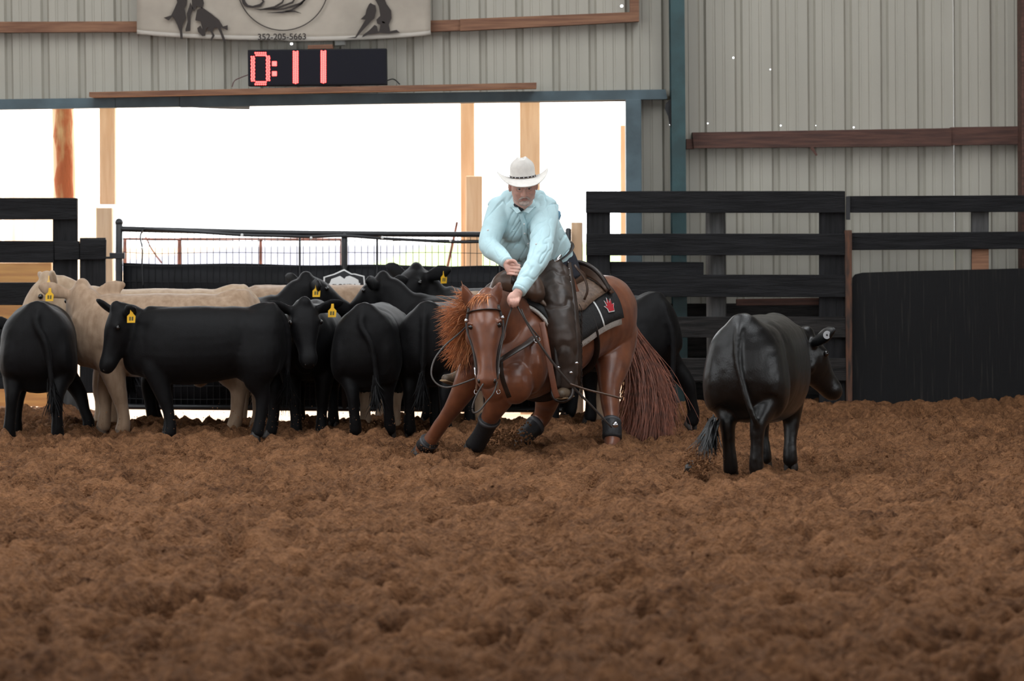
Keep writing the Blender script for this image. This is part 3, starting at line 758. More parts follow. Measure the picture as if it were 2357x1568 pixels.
def cow(label, name, gx, gy, heading, h, m, group, poll=None, hyaw=0.0, hpitch=25.0, legs=None, tail=None, tags=(), hoof=None, vox=.0125,
        ears=(0, 0), girth=1.0, switch=True, muzzle=None, rump=1.0, sock=None, deep=0.0, length=1.0):
    """gx, gy: world x, y under the middle of the body; heading in degrees (0 = +x, 90 = away from the camera)"""
    legs = legs or {}
    hr_ = math.radians(heading); fw_ = (math.cos(hr_) * h, math.sin(hr_) * h)
    gz = min(.02, max(-.02, sum(ground_z(gx + fw_[0] * a_ - fw_[1] * b_, gy + fw_[1] * a_ + fw_[0] * b_) for a_ in (-.46, .41) for b_ in (-.13, .13)) / 4)) - .015
    root = empty(name, (gx, gy, gz), math.radians(heading)); root.scale = (h * length, h, h)
    PWs = PW[root.name] @ Matrix.Diagonal((h * length, h, h, 1)); PW[root.name] = PWs
    tag(root, label, 'cattle', group)
    g_ = girth
    geos = []
    torso = [((-.40, 0, .722), .19 * rump, .235), ((-.30, 0, .728), .238 * rump, .256), ((-.14, 0, .715), .262 * g_, .272),
             ((.06, 0, .702), .268 * g_, .290), ((.25, 0, .700), .262 * g_, .288), ((.40, 0, .712), .232, .274), ((.53, 0, .728), .185, .245), ((.62, 0, .742), .12, .18)]
    torso = [((c[0], c[1], c[2] - r2 * deep), r1, r2 * (1 + deep)) for c, r1, r2 in torso]
    geos.append(loft(torso, sub=4, n=28, power=2.3))
    # hindquarters as level slices, so the rump is one round form
    q_ = deep * .16
    hq = [((-.40, 0, .968), .055, .13), ((-.405, 0, .95), .115 * rump, .185), ((-.405, 0, .91), .180 * rump, .215), ((-.40, 0, .84), .228 * rump, .237), ((-.40, 0, .74), .250 * rump, .246),
          ((-.405, 0, .64 - q_ * .5), .252 * rump, .243), ((-.41, 0, .55 - q_), .236 * rump, .220), ((-.415, 0, .48 - q_), .20 * rump, .175), ((-.42, 0, .44 - q_), .14 * rump, .12)]
    geos.append(loft(hq, up=(1, 0, 0), sub=4, n=30, power=2.25))
    geos.append(loft([((-.30, 0, .950), .07, .030), ((-.46, 0, .955), .06, .034), ((-.56, 0, .938), .045, .04), ((-.61, 0, .895), .035, .04)], sub=3, n=12))
    for s in (-1, 1):
        geos.append(ell((.36, s * .165, .72), (.15, .07, .20)))
    geos.append(ell((.36, 0, .945), (.16, .05, .05)))
    geos.append(ell((.58, 0, .60), (.10, .09, .12)))
    # neck and head
    pl = A(poll if poll is not None else (.93, 0, 1.02))
    base = A((.47, 0, .775)); mid = base + (pl - base) * .5 + A((.03, 0, -.01))
    geos.append(loft([(base - A((.06, 0, .0)), .17, .225), (base + (mid - base) * .55, .128, .195), (mid, .105, .165), (mid + (pl - mid) * .6, .092, .135), (pl, .085, .105)], sub=3, n=20))
    ya, pi_ = math.radians(hyaw), math.radians(hpitch)
    f = A((math.cos(ya) * math.cos(pi_), math.sin(ya) * math.cos(pi_), -math.sin(pi_)))
    lft = nrm(np.cross((0, 0, 1), f)) if abs(f[2]) < .98 else A((0, 1, 0)); up = np.cross(f, lft)
    HSC = 1.12
    hp = lambda a, b, c: pl + (f * a + lft * b + up * c) * HSC
    hd_ = [(hp(-.035, 0, -.01), .062, .075), (hp(.02, 0, -.012), .092, .100), (hp(.09, 0, -.028), .104, .112), (hp(.16, 0, -.042), .094, .107), (hp(.23, 0, -.050), .072, .088), (hp(.30, 0, -.056), .060, .070), (hp(.35, 0, -.058), .066, .062), (hp(.39, 0, -.060), .054, .050)]
    hd_ = [(c, r1 * HSC, r2 * HSC) for c, r1, r2 in hd_]
    geos.append(loft(hd_, up=up, sub=3, n=20, power=2.3))
    geos.append(ell(hp(-.005, 0, .062), .055))
    for s in (-1, 1):
        geos.append(ell(hp(.115, s * .078, .028), (.034, .034, .03)))
        geos.append(ell(hp(.10, s * .06, -.085), (.06, .045, .06)))
        e = ears[0 if s > 0 else 1]
        ed = nrm(lft * s * .95 - f * .22 + up * (.10 + e)); ew = nrm(np.cross(ed, f * .9 + up * .35)) * 1.0
        er = hp(.015, s * .085, .012)
        geos.append(loft([(er, .030, .026), (er + ed * .055, .052, .024), (er + ed * .11, .064, .022), (er + ed * .165, .052, .020), (er + ed * .215, .020, .015)], up=nrm(np.cross(ed, ew)), sub=2, n=12))
    ear_pts = {s: hp(.015, s * .085, .012) + nrm(lft * s * .95 - f * .22 + up * (.10 + ears[0 if s > 0 else 1])) * .13 for s in (-1, 1)}
    # legs
    hoofs = []
    for key, x, s in (('fl', .40, 1), ('fr', .40, -1)):
        dx, dy, dz = legs.get(key, (0, 0, 0)); y = s * .135
        st = [((x + .01, s * .125, .66), .085, .14), ((x - .01, s * .14, .53), .078, .11), ((x + dx * .35, y + dy * .35, .42), .070, .084), ((x + .01 + dx * .75, y + dy * .7, .305 + dz * .4), .056, .062), ((x + dx * .9, y + dy * .85, .20 + dz * .7), .042, .046), ((x + dx, y + dy, .115 + dz), .045, .048), ((x + .012 + dx, y + dy, .045 + dz), .050, .056)]
        geos.append(loft(st, up=(1, 0, 0), sub=3, n=16)); hoofs.append((x + .02 + dx, y + dy, dz))
    for key, x, s in (('hl', -.47, 1), ('hr', -.47, -1)):
        dx, dy, dz = legs.get(key, (0, 0, 0)); y = s * .13
        st = [((-.41, s * .125 * rump, .74), .125, .20), ((-.42, s * .145 * rump, .63 - deep * .15), .125, .20), ((-.43, s * .148 * rump, .53 - deep * .3), .112, .165), ((x + .03 + dx * .4, y + .012 * s + dy * .4, .435), .080, .112), ((x - .02 + dx * .8, y + dy * .7, .34 + dz * .4), .052, .068), ((x - .015 + dx * .9, y + dy * .85, .22 + dz * .7), .041, .050), ((x + dx, y + dy, .115 + dz), .045, .050), ((x + .02 + dx, y + dy, .045 + dz), .050, .056)]
        geos.append(loft(st, up=(1, 0, 0), sub=3, n=16)); hoofs.append((x + .03 + dx, y + dy, dz))
    # tail
    tp = [(-.50, 0, .945), (-.598, 0, .922), (-.645, 0, .84)] + [(x_ + .004, y_, z_) for x_, y_, z_ in (tail or [(-.668, .0, .70), (-.66, .01, .55), (-.65, .02, .40)])]
    nT = len(tp)
    geos.append(tube(tp, [.034, .032] + [.026 - .010 * i / nT for i in range(nT - 2)], 10, 4, up=(1, 0.1, 0.2)))
    fold = .009 if m.name.startswith('slick') else .004
    rib = lambda c, n_: (fold * noise3(c * A((1, .6, .30)), 8, 3) * np.clip((c[:, 2] - .4) * 6, 0, 1) * np.clip((c[:, 0] + .75) * 4, .3, 1) + .0015 * noise3(c, 26, 5))
    me = voxel('body', geos, vox, 12 if vox > .011 else 18, .5, rib)
    if sock:
        me.materials.append(m); me.materials.append(sock)
        mi = np.zeros(len(me.polygons), dtype=np.int32); cc = np.empty(len(me.polygons) * 3); me.polygons.foreach_get('center', cc); cc = cc.reshape(-1, 3)
        mi[(cc[:, 2] < .30) & (cc[:, 0] > 0)] = 1; me.polygons.foreach_set('material_index', mi)
        link('body', me, None, root, False)
    else: link('body', me, m, root, False)
    # hooves
    hm = hoof or M_hoof
    for x, y, z in hoofs:
        hg = []
        for s in (-1, 1):
            hg.append(loft([((x - .005, y + s * .020, z + .065), .019, .032), ((x + .004, y + s * .022, z + .03), .021, .042), ((x + .014, y + s * .023, z - .005), .022, .05)], up=(1, 0, 0), sub=2, n=12, cap=.2))
        o = obj('hoof', join(*hg), hm, root, True, world_verts=False)
    if switch:
        tt = A(tp[-1]); pv = nrm(A(tp[-1]) - A(tp[-2]))
        rg = np.random.default_rng(int(abs(gx * 97 + gy * 31)))
        rt = [tt - pv * rg.uniform(0, .12) + rg.normal(size=3) * .008 for _ in range(90)]
        obj('tail_switch', strands(rt, [pv * 1.2 + rg.normal(size=3) * .22 for _ in rt], .22, .0045, .12, .12, 5, seedv=3), m, root, world_verts=False)
    for s in (-1, 1):
        obj('eye', ell(hp(.118, s * .098, .022), .019, nu=12, nv=8), M_eye, root, True, world_verts=False)
        obj('nostril', ell(hp(.402, s * .026, -.045), (.012, .010, .012), nu=8, nv=6), M_eye, root, True, world_verts=False)
    if muzzle:
        obj('nose_pad', loft([(hp(.375, 0, -.056), .058, .052), (hp(.412, 0, -.058), .048, .042)], up=up, sub=2, n=16, cap=.5), muzzle, root, True, world_verts=False)
    # ear tags (world-facing plates)
    R = PWs
    for s, kind, yaw in tags:
        w = R @ Vector(ear_pts[s])
        ex = A((math.cos(math.radians(yaw)), math.sin(math.radians(yaw)), 0)); ey = A((.06, 0, 1)); out = np.cross(ex, ey)
        c = A(w) + out * (.031 if kind == 'tag' else .044) * h
        if kind == 'tag':
            poly = [(-.029, -.088), (.029, -.088), (.031, -.040), (.012, -.020), (.009, .012), (-.009, .012), (-.012, -.020), (-.031, -.040)]
            o = obj('ear_tag', prism(poly, c, ex, ey, .003), M_tagy, None); o.parent = root; o.matrix_parent_inverse = R.inverted()
            ink = [[(-.015, -.072), (-.003, -.072), (-.003, -.044), (-.015, -.044)], [(.003, -.072), (.015, -.072), (.015, -.044), (.003, -.044)]]
            k = obj('tag_number', join(*[prism(stroke_rect(q_), c + out * .0032, ex, ey, .001) for q_ in ink]), M_tagink, None); k.parent = o; k.matrix_parent_inverse = Matrix.Identity(4)
            k.matrix_parent_inverse = (R @ R.inverted()).inverted()
        else:
            poly = [(.024 * math.cos(t), .026 * math.sin(t)) for t in np.linspace(0, 6.283, 18, endpoint=False)]
            o = obj('button_tag', prism(poly, c, ex, ey, .004), M_button, None); o.parent = root; o.matrix_parent_inverse = R.inverted()
            k = obj('tag_stud', ell(c + out * .005, (.006, .004, .006), nu=10, nv=6), M_gate, None); k.parent = o
    return root
def stroke_rect(q_): return q_

GRP = 'cattle bunched in front of the gate'
def at(px, py): 
    p = G(px, py); return p.x, p.y

def put(px, Y): return P(px, 800, Y).x, Y
cow('cream calf standing farthest back with its head raised to the left', 'cream_calf', *put(385, 27.05), 178, 1.12, M_tan, GRP, poll=(.79, .0, 1.015), hyaw=22, hpitch=42,
    ears=(.45, .25), tags=[(1, 'tag', -60)], hoof=M_hoof_pale, legs={'fl': (.05, 0, 0), 'hl': (-.05, 0, 0)}, muzzle=M_tan2)
cow('tan calf with a yellow ear tag behind the long black calf', 'tan_calf', *put(388, 26.3), 180, 1.09, M_tan2, GRP, poll=(.60, -.05, .985), hyaw=-84, hpitch=30, ears=(.10, .15),
    tags=[(1, 'tag', 0)], hoof=M_hoof_pale, legs={'fl': (-.10, .02, 0), 'fr': (.07, -.02, 0), 'hl': (.0, 0, 0), 'hr': (-.14, 0, 0)}, muzzle=M_tan2)
cow('black calf at the far left seen from behind', 'black_calf', *put(92, 26.1), 96, 1.04, M_blackcoat, GRP, deep=.10, poll=(.88, .12, .80), hyaw=25, hpitch=45, legs={'hl': (.0, .08, 0), 'hr': (-.06, .0, 0), 'fr': (-.10, -.20, 0), 'fl': (.0, .06, 0)},
    tail=[(-.67, -.06, .72), (-.665, -.09, .52), (-.65, -.10, .36)], rump=1.06)
cow('long black calf standing broadside with a yellow ear tag, head to the left', 'black_calf', *put(476, 25.55), 178, .995, M_blackcoat, GRP, length=.92, poll=(.66, .06, .945), hyaw=30, hpitch=60, ears=(.0, .9),
    tags=[(1, 'tag', 10)], legs={'fl': (-.12, 0, 0), 'fr': (-.07, 0, 0), 'hl': (.04, 0, 0), 'hr': (-.04, 0, 0)})
cow('black calf facing the camera with a grey button in one ear', 'black_calf', *put(716, 26.4), 269, 1.0, M_blackcoat, GRP, girth=.94, poll=(.74, .0, .97), hyaw=16, hpitch=56, ears=(.0, -.05),
    tags=[(1, 'tag', 0), (-1, 'button', -10)], legs={'fl': (.05, -.03, 0), 'fr': (.05, .05, 0)})
cow('black calf with its rump to the camera and pale front legs, middle of the herd', 'black_calf', *put(862, 26.05), 84, .99, M_blackcoat, GRP, girth=.94, deep=.10, poll=(.80, .0, .80), hyaw=0, hpitch=50, legs={'hl': (-.02, -.05, 0), 'hr': (.10, -.03, 0), 'fl': (0, .0, 0), 'fr': (0, .04, 0)},
    tail=[(-.68, -.07, .72), (-.67, -.10, .55), (-.66, -.11, .36)], sock=M_tan2)
cow('tan calf showing only its back between black calves under the gate sign', 'tan_calf', *put(735, 28.1), 180, 1.12, M_tan2, GRP, poll=(.72, .0, .70), hyaw=0, hpitch=60, hoof=M_hoof_pale)
cow('black calf behind with a yellow tag, its head above the camera-facing calf', 'black_calf', *put(492, 27.5), 2, 1.03, M_blackcoat, GRP, poll=(.70, .0, 1.07), hyaw=30, hpitch=18, ears=(.2, -.15),
    tags=[(-1, 'tag', 0)])
cow('black calf looking away right of the gate sign', 'black_calf', *put(1105, 27.5), 180, 1.03, M_blackcoat, GRP, poll=(.72, -.05, 1.07), hyaw=-30, hpitch=25)
cow('black calf with its rump just left of the horse mane', 'black_calf', *put(1016, 26.2), 80, 1.0, M_blackcoat, GRP, poll=(.8, .1, .8), hyaw=10, hpitch=50, legs={'hl': (.02, .03, 0), 'hr': (-.05, 0, 0)})
cow('black calf with a yellow tag whose head rises left of the horse ears', 'black_calf', *put(1168, 28.0), 180, 1.08, M_blackcoat, GRP, poll=(.66, .0, 1.07), hyaw=55, hpitch=25, ears=(.1, .3), tags=[(1, 'tag', 40)])
cow('grey-tan calf mostly hidden behind the rider and horse', 'tan_calf', *put(1245, 26.95), 4, 1.05, M_tan2, GRP, poll=(.72, 0, .75), hpitch=50, hoof=M_hoof_pale)
cow('black calf standing behind the horse tail with its rump toward the fence', 'black_calf', *put(1405, 26.2), 128, 1.02, M_blackcoat, GRP, poll=(.7, .2, .85), hyaw=15, hpitch=40,
    legs={'hr': (-.08, -.20, 0), 'hl': (.05, .02, 0), 'fl': (.05, .05, 0)}, tail=[(-.69, -.02, .70), (-.69, -.02, .50), (-.68, -.01, .22)], rump=.95)
# ------------------------------------------------------------------ the calf being worked
calf = cow('glossy black calf standing alone facing away with its head turned right', 'black_calf', *put(1750, 21.4), 74, .985, M_slick, None, poll=(.70, -.12, .79), hyaw=-40, hpitch=42, ears=(.30, .35), vox=.010,
    tags=[(-1, 'button', 0)], legs={'hl': (.02, -.03, 0), 'hr': (-.10, .04, 0), 'fr': (-.06, .02, 0), 'fl': (.05, -.06, 0)},
    tail=[(-.682, -.01, .70), (-.69, -.055, .52), (-.67, -.10, .38), (-.62, -.11, .33)], girth=1.02, rump=.98, deep=.18, switch=False)
rg = np.random.default_rng(3)
rt = [A((-.60, .17, .36)) + rg.normal(size=3) * .014 for _ in range(170)]
obj('tail_switch', strands(rt, [A((-.15, .22, -1)) + rg.normal(size=3) * .22 for _ in rt], .22, .005, .10, .10, 6, seedv=3), M_slick, calf, world_verts=False)
# ================================================================== the sorrel horse
def hair_coat(name, col, col2, rough=.36):
    return mat(name, col, rough, stretch=(3, 3, 3), scale=4, col2=col2, bump=.15, bscale=70, bdist=.004, sheen=.1, spec=.5, lo=.3, hi=.7, coat=.15)
M_sorrel = hair_coat('sorrel_coat', (.20, .068, .030), (.115, .036, .018))
M_mane = mat('red_mane', (.56, .23, .095), .5, var=.35, scale=30, sheen=.2)
M_tail = mat('dark_red_tail', (.20, .062, .032), .5, var=.45, scale=25, sheen=.15)
M_bootblk = mat('black_splint_boot', (.010, .010, .012), .55, bump=.3, bscale=60)
M_leather = mat('brown_leather', (.070, .038, .024), .42, var=.25, scale=14, bump=.25, bscale=45, bdist=.004)
M_leather_dk = mat('dark_leather', (.022, .014, .011), .40, var=.3, scale=14, bump=.25, bscale=45, bdist=.004)
M_leather_red = mat('russet_leather', (.16, .055, .028), .45, var=.2, scale=10)
M_tooled = mat('tooled_leather', (.135, .085, .058), .5, var=.3, scale=40, bump=.6, bscale=70, bdist=.004)
M_fleece = mat('white_fleece', (.62, .60, .57), .95, bump=.8, bscale=90)
M_silver = mat('silver', (.62, .62, .64), .22, metal=1.0)
M_rein = mat('rawhide_rein', (.05, .042, .038), .45)
M_red = mat('red_print', (.42, .02, .03), .6)

hr = empty('horse', (G(1215, 1040).x, 23.8, 0)); tag(hr, 'sorrel cutting horse crouched low, turning toward the calf', 'horse')
T_st = [(P(1417, 742, 24.60), .11, .15), (P(1408, 732, 24.52), .19, .24), (P(1386, 728, 24.38), .252, .292), (P(1335, 742, 24.14), .258, .272), (P(1268, 778, 23.90), .285, .300),
        (P(1212, 808, 23.66), .275, .325), (P(1172, 826, 23.47), .240, .290), (P(1146, 838, 23.35), .165, .205)]
TORSO = Loft(T_st, sub=5, n=32, power=2.15)
geos = [TORSO.geo()]
# withers, hip and shoulder muscle
geos.append(loft([(P(1300, 690, 24.0), .08, .10), (P(1240, 712, 23.75), .07, .12), (P(1200, 735, 23.6), .08, .16)], sub=3))
geos.append(ell(P(1386, 672, 24.42), (.16, .18, .12)))
geos.append(ell(P(1222, 835, 23.42), (.12, .16, .21))); geos.append(ell(P(1108, 832, 23.42), (.13, .15, .20)))
geos.append(ell(P(1185, 880, 23.30), (.13, .11, .15))); geos.append(ell(P(1140, 885, 23.32), (.10, .11, .14)))
# neck
NECK = Loft([(P(1212, 780, 23.66), .15, .27), (P(1180, 752, 23.46), .125, .225), (P(1153, 726, 23.28), .10, .175), (P(1128, 705, 23.13), .085, .13), (P(1114, 694, 23.05), .075, .10)], sub=4, n=24)
geos.append(NECK.geo())
# head: poll to muzzle, facing the camera and hanging
hdir = A(P(1122, 882, 22.90)) - A(P(1112, 690, 23.08)); hup = A((0, -1, .25))
HEAD = Loft([(P(1112, 690, 23.08), .078, .09), (P(1113, 712, 23.045), .098, .115), (P(1115, 738, 23.01), .112, .135), (P(1117, 760, 22.985), .112, .142), (P(1119, 790, 22.96), .089, .125), (P(1120, 825, 22.935), .068, .100), (P(1121, 856, 22.915), .066, .088), (P(1121, 876, 22.90), .071, .080), (P(1121, 888, 22.90), .055, .062)], up=hup, sub=4, n=24, power=2.3)
geos.append(HEAD.geo(.4))
for s in (-1, 1):
    geos.append(ell(HEAD.at(2.70, 90 - s * 50, -.010), (.030, .03, .020)))        # brow over the eye
    geos.append(ell(HEAD.at(3.2, 90 + s * 105, -.02), (.05, .07, .075)))          # cheek
    geos.append(ell(HEAD.at(7.0, 90 - s * 45, -.008), (.020, .02, .026)))         # nostril rim
# ears
def horse_ear(b, t, Yb, Yt, w):
    b, t = A(P(*b, Yb)), A(P(*t, Yt)); d = t - b
    return loft([(b - d * .15, .030, .026), (b + d * .15, w, .026), (b + d * .45, w * 1.05, .022), (b + d * .75, w * .68, .017), (b + d, .008, .008)], up=(0, -1, .1), sub=3, n=14)
geos.append(horse_ear((1084, 702), (1065, 654), 23.05, 23.00, .040)); geos.append(horse_ear((1138, 698), (1150, 651), 23.06, 23.03, .040))
# legs
def leg(pts, fa=1.12): return loft([(P(x, y, Y), r, r * fa) for x, y, Y, r in pts], up=(.7, .7, 0), sub=4, n=18)
geos.append(leg([(1105, 815, 23.42, .12), (1085, 862, 23.38, .098), (1063, 905, 23.42, .074), (1042, 940, 23.48, .058), (1020, 970, 23.55, .050), (1000, 1000, 23.62, .046), (984, 1022, 23.66, .052), (970, 1038, 23.70, .050)]))
geos.append(leg([(1165, 870, 23.38, .115), (1150, 915, 23.35, .092), (1135, 948, 23.40, .068), (1124, 970, 23.45, .058), (1112, 995, 23.52, .047), (1098, 1020, 23.58, .048), (1086, 1034, 23.60, .046)]))
geos.append(leg([(1400, 765, 24.40, .20), (1408, 805, 24.32, .155), (1408, 845, 24.22, .112), (1404, 885, 24.14, .078), (1404, 918, 24.10, .066), (1406, 950, 24.05, .054), (1409, 985, 23.98, .047), (1409, 1015, 23.93, .052), (1407, 1032, 23.90, .050)]))
geos.append(leg([(1318, 800, 24.52, .19), (1290, 850, 24.40, .14), (1266, 895, 24.30, .105), (1258, 930, 24.38, .075), (1247, 962, 24.44, .060), (1222, 990, 24.36, .048), (1200, 1010, 24.30, .050), (1192, 1026, 24.28, .048)]))
# dock of the tail
geos.append(tube([P(1428, 690, 24.66), P(1438, 730, 24.74), P(1446, 790, 24.74)], [.05, .04, .025], 10, 3))
mus = lambda c, n_: .006 * noise3(c, 7, 11) + .0025 * noise3(c * A((1, 1, .5)), 18, 13)
link('body', voxel('body', geos, .0105, 6, .5, mus), M_sorrel, hr)
for s in (-1, 1):
    ey = obj('eye', ell(HEAD.at(2.95, 90 - s * 55, -.006), (.024, .024, .019), nu=16, nv=12), M_eye, hr, True)
    c_ = HEAD.at(2.95, 90 - s * 55, .010); a_, b_ = HEAD.at(2.86, 90 - s * 40, .004), HEAD.at(2.92, 90 - s * 74, .004); m_ = HEAD.at(2.66, 90 - s * 55, .012)
    obj('eyelid', tube([a_, a_ * .35 + m_ * .65, m_, b_ * .35 + m_ * .65, b_], [.005, .008, .009, .008, .005], 8, 4), M_sorrel, ey, True)
    obj('nostril', ell(HEAD.at(7.15, 90 - s * 42, .004), (.011, .009, .017), nu=10, nv=8), M_eye, hr, True)
def hoof(c, d, r=.058):
    c, d = A(c), nrm(d)
    return loft([(c - d * .035, r * .80, r * .85), (c, r * .92, r), (c + d * .045, r * 1.05, r * 1.15)], up=(.6, .75, .1), sub=2, n=18, cap=.12)
for c, d in (((968, 1040, 23.71), (-.5, -.1, -1)), ((1083, 1036, 23.61), (-.35, 0, -1)), ((1406, 1036, 23.90), (-.05, -.05, -1)), ((1190, 1030, 24.27), (-.3, -.4, -1))):
    obj('hoof', hoof(P(*c), d), M_hoof, hr, True)
# black leg boots
def legboot(pts): return loft([(P(x, y, Y), r, r * 1.15) for x, y, Y, r in pts], up=(.7, .7, 0), sub=3, n=18, cap=.25)
for pts in ([(1128, 962, 23.43, .066), (1118, 984, 23.49, .060), (1106, 1006, 23.55, .060), (1093, 1026, 23.60, .064)],
            [(1407, 968, 24.02, .058), (1409, 988, 23.97, .062), (1409, 1008, 23.94, .064)],
            [(1236, 976, 24.41, .062), (1216, 996, 24.35, .058), (1198, 1016, 24.30, .064)],
            [(990, 1014, 23.64, .060), (978, 1029, 23.68, .062)]):
    o = obj('leg_boot', legboot(pts), M_bootblk, hr, True)
    p0, p1 = A(P(*pts[0][:3])), A(P(*pts[1][:3]))
    obj('boot_strap', loft([(p0 + (p1 - p0) * .1, pts[0][3] * 1.07, pts[0][3] * 1.24), (p0 + (p1 - p0) * .35, pts[0][3] * 1.07, pts[0][3] * 1.24)], up=(.7, .7, 0), sub=2, n=18, cap=.05), mat('boot_strap', (.05, .05, .055), .5), o, True)
obj('boot_buckle', ell(P(1416, 978, 23.86), (.022, .012, .022), nu=12, nv=8), M_silver, hr, True)
# mane: thrown out to the left of the neck
rg = np.random.default_rng(5); R_, D_ = [], []
for i in range(700):
    t = rg.uniform(0, 1)
    p = A(P(1086 + rg.normal() * 4 + 6 * t, 715 + 82 * t + rg.normal() * 3, 23.12 + .10 * t))
    R_.append(p); D_.append(A((-1.0, -.1 + rg.normal() * .15, .42 - .95 * t + rg.normal() * .22)))
obj('mane', strands(R_, D_, .25, .0030, .12, .13, 7, seedv=2), M_mane, hr)
R_, D_ = [], []
for i in range(90):
    t = rg.uniform(0, 1)
    R_.append(A(P(1088 - 8 * t, 700 - 20 * t + rg.normal() * 5, 23.06))); D_.append(A((-1, -.1, .25 + rg.normal() * .3)))
obj('mane_tuft', strands(R_, D_, .13, .0035, .16, .05, 6, seedv=4), M_mane, hr)
R_, D_ = [], []
for i in range(70):
    R_.append(A(P(1098 + rg.uniform(0, 1) * 32, 683 + rg.normal() * 3, 23.0 + rg.uniform(-.03, .03)))); D_.append(A((rg.normal() * .5 - .9, -.5, .25)))
obj('forelock', strands(R_, D_, .12, .0035, .10, .35, 6, seedv=6), M_mane, hr)
# under-neck end of the mane and the long crest hair on the far side
R_, D_ = [], []
for i in range(160):
    t = rg.uniform(0, 1)
    R_.append(A(P(1088 + 12 * t, 788 + 18 * t + rg.normal() * 4, 23.25))); D_.append(A((-.75, -.05, -.75 + rg.normal() * .25)))
obj('mane_ends', strands(R_, D_, .20, .0035, .10, .10, 6, seedv=8), M_tail, hr)
# tail
R_, D_ = [], []
for i in range(2600):
    a_ = rg.uniform(0, 1)
    R_.append(A(P(1437 + rg.normal() * 5 + 6 * a_, 725 + 80 * a_, 24.74 + rg.normal() * .03)))
    D_.append(A((.34 + rg.normal() * .20, .10 + rg.normal() * .12, -1)))
def tail_flow(p, t): return ((.10 - .30 * t), 0, -.10)
obj('tail', strands(R_, D_, 0.84, .0030, .05, .02, 10, flow=tail_flow, seedv=9), M_tail, hr)
R_, D_ = [], []
for i in range(60):
    R_.append(A(P(1452 + rg.normal() * 6, 850 + rg.normal() * 10, 24.74))); D_.append(A((.75 + rg.normal() * .2, .05, -.55 + rg.normal() * .2)))
obj('tail_wisps', strands(R_, D_, .34, .0028, .10, .05, 8, seedv=10), M_tail, hr)

# ================================================================== tack
def drape(t0, t1, a0, a1, off, nt=16, na=22, edge=None):
    pts = []
    for i in range(nt + 1):
        t = t0 + (t1 - t0) * i / nt; r = []
        for j in range(na + 1):
            lo_, hi_ = (a0(t) if callable(a0) else a0), (a1(t) if callable(a1) else a1)
            r.append(TORSO.at(t, lo_ + (hi_ - lo_) * j / na, off))
        pts.append(r)
    return grid(pts)
pad = empty('saddle_pad', P(1300, 720, 24.0)); tag(pad, 'black saddle pad with white fleece edge and a red crown-shaped print', 'saddle pad')
obj('fleece', drape(2.72, 5.3, 8, 185, .022), M_fleece, pad, True, solid=.022)
obj('felt', drape(2.70, 5.25, 12, 178, .042), mat('black_felt', (.012, .012, .013), .8, bump=.5, bscale=80), pad, True, solid=.014)
def on_torso(t, ang, off, poly, tw, rot=0.0):
    """flat print laid on the flank: poly in metres"""
    c = TORSO.at(t, ang, off); e1 = nrm(TORSO.at(t - .15, ang, off) - c); e2 = nrm(TORSO.at(t, ang - 6, off) - c)
    ca, sa = math.cos(rot), math.sin(rot)
    return prism([(u * ca - v * sa, u * sa + v * ca) for u, v in poly], c, e1, e2, tw)
crown = [(-.035, -.030), (.02, -.035), (.030, -.010), (.05, .012), (.026, .010), (.034, .045), (.012, .022), (.002, .058), (-.010, .022), (-.030, .046), (-.026, .012), (-.055, .014), (-.034, -.008)]
obj('print_outline', on_torso(3.05, 160, .050, [(u * 1.18, v * 1.18) for u, v in crown], .003), M_white, pad)
obj('red_print', on_torso(3.05, 160, .0535, crown, .003), M_red, pad)
obj('felt_seam', drape(3.35, 3.39, 140, 178, .051, 2, 8), M_white, pad, True, solid=.002)

sd = empty('western_saddle', P(1275, 670, 23.95)); tag(sd, 'brown tooled western saddle under the rider', 'saddle')
obj('skirt', drape(2.85, 5.0, lambda t: 28, lambda t: 150 - 10 * abs(t - 3.8), .060), M_tooled, sd, True, solid=.016)
obj('skirt_border', drape(2.82, 2.92, 30, 146, .068, 3, 20), M_leather, sd, True, solid=.012)
seat = Loft([(TORSO.at(3.05, 90, .06), .14, .07), (TORSO.at(3.4, 90, .06), .16, .075), (TORSO.at(3.9, 90, .055), .15, .07), (TORSO.at(4.4, 90, .055), .12, .08), (TORSO.at(4.8, 90, .06), .12, .10)], sub=4, n=22)
obj('seat', seat.geo(), M_leather, sd, True)
cant = [[TORSO.at(3.02 - .06 * j / 4, 90 + a_, .075 + .075 * math.cos(math.radians(a_ * 1.6)) * j / 4) for j in range(5)] for a_ in np.linspace(-52, 52, 20)]
obj('cantle', grid(cant), M_leather, sd, True, solid=.022)
obj('cantle_roll', tube([TORSO.at(2.96, 90 + a_, .075 + .080 * math.cos(math.radians(a_ * 1.6))) for a_ in np.linspace(-52, 52, 14)], .017, 10, 2), M_leather_dk, sd, True)
fork = [A(P(1142, 672, 23.66)), A(P(1160, 650, 23.62)), A(P(1190, 646, 23.58)), A(P(1222, 656, 23.52)), A(P(1238, 682, 23.46))]
obj('fork', loft([(fork[0], .055, .06), (fork[1], .075, .075), (fork[2], .085, .07), (fork[3], .080, .08), (fork[4], .055, .065)], up=(0, -1, .2), sub=4, n=18), M_leather, sd, True)
hn = A(P(1186, 636, 23.52))
obj('horn', loft([(hn - A((0, 0, .06)), .022, .022), (hn, .020, .020), (hn + A((0, 0, .03)), .030, .030), (hn + A((0, 0, .045)), .034, .034)], up=(0, -1, 0), sub=2, n=16, cap=.3), M_leather_dk, sd, True)
obj('horn_wrap', loft([(hn - A((0, 0, .05)), .030, .030), (hn - A((0, 0, .005)), .028, .028)], up=(0, -1, 0), sub=2, n=16, cap=.1), M_leather_dk, sd, True)
fen = [P(1280, 690, 23.62), P(1286, 740, 23.52), P(1294, 800, 23.45), P(1298, 860, 23.45), P(1298, 890, 23.46)]
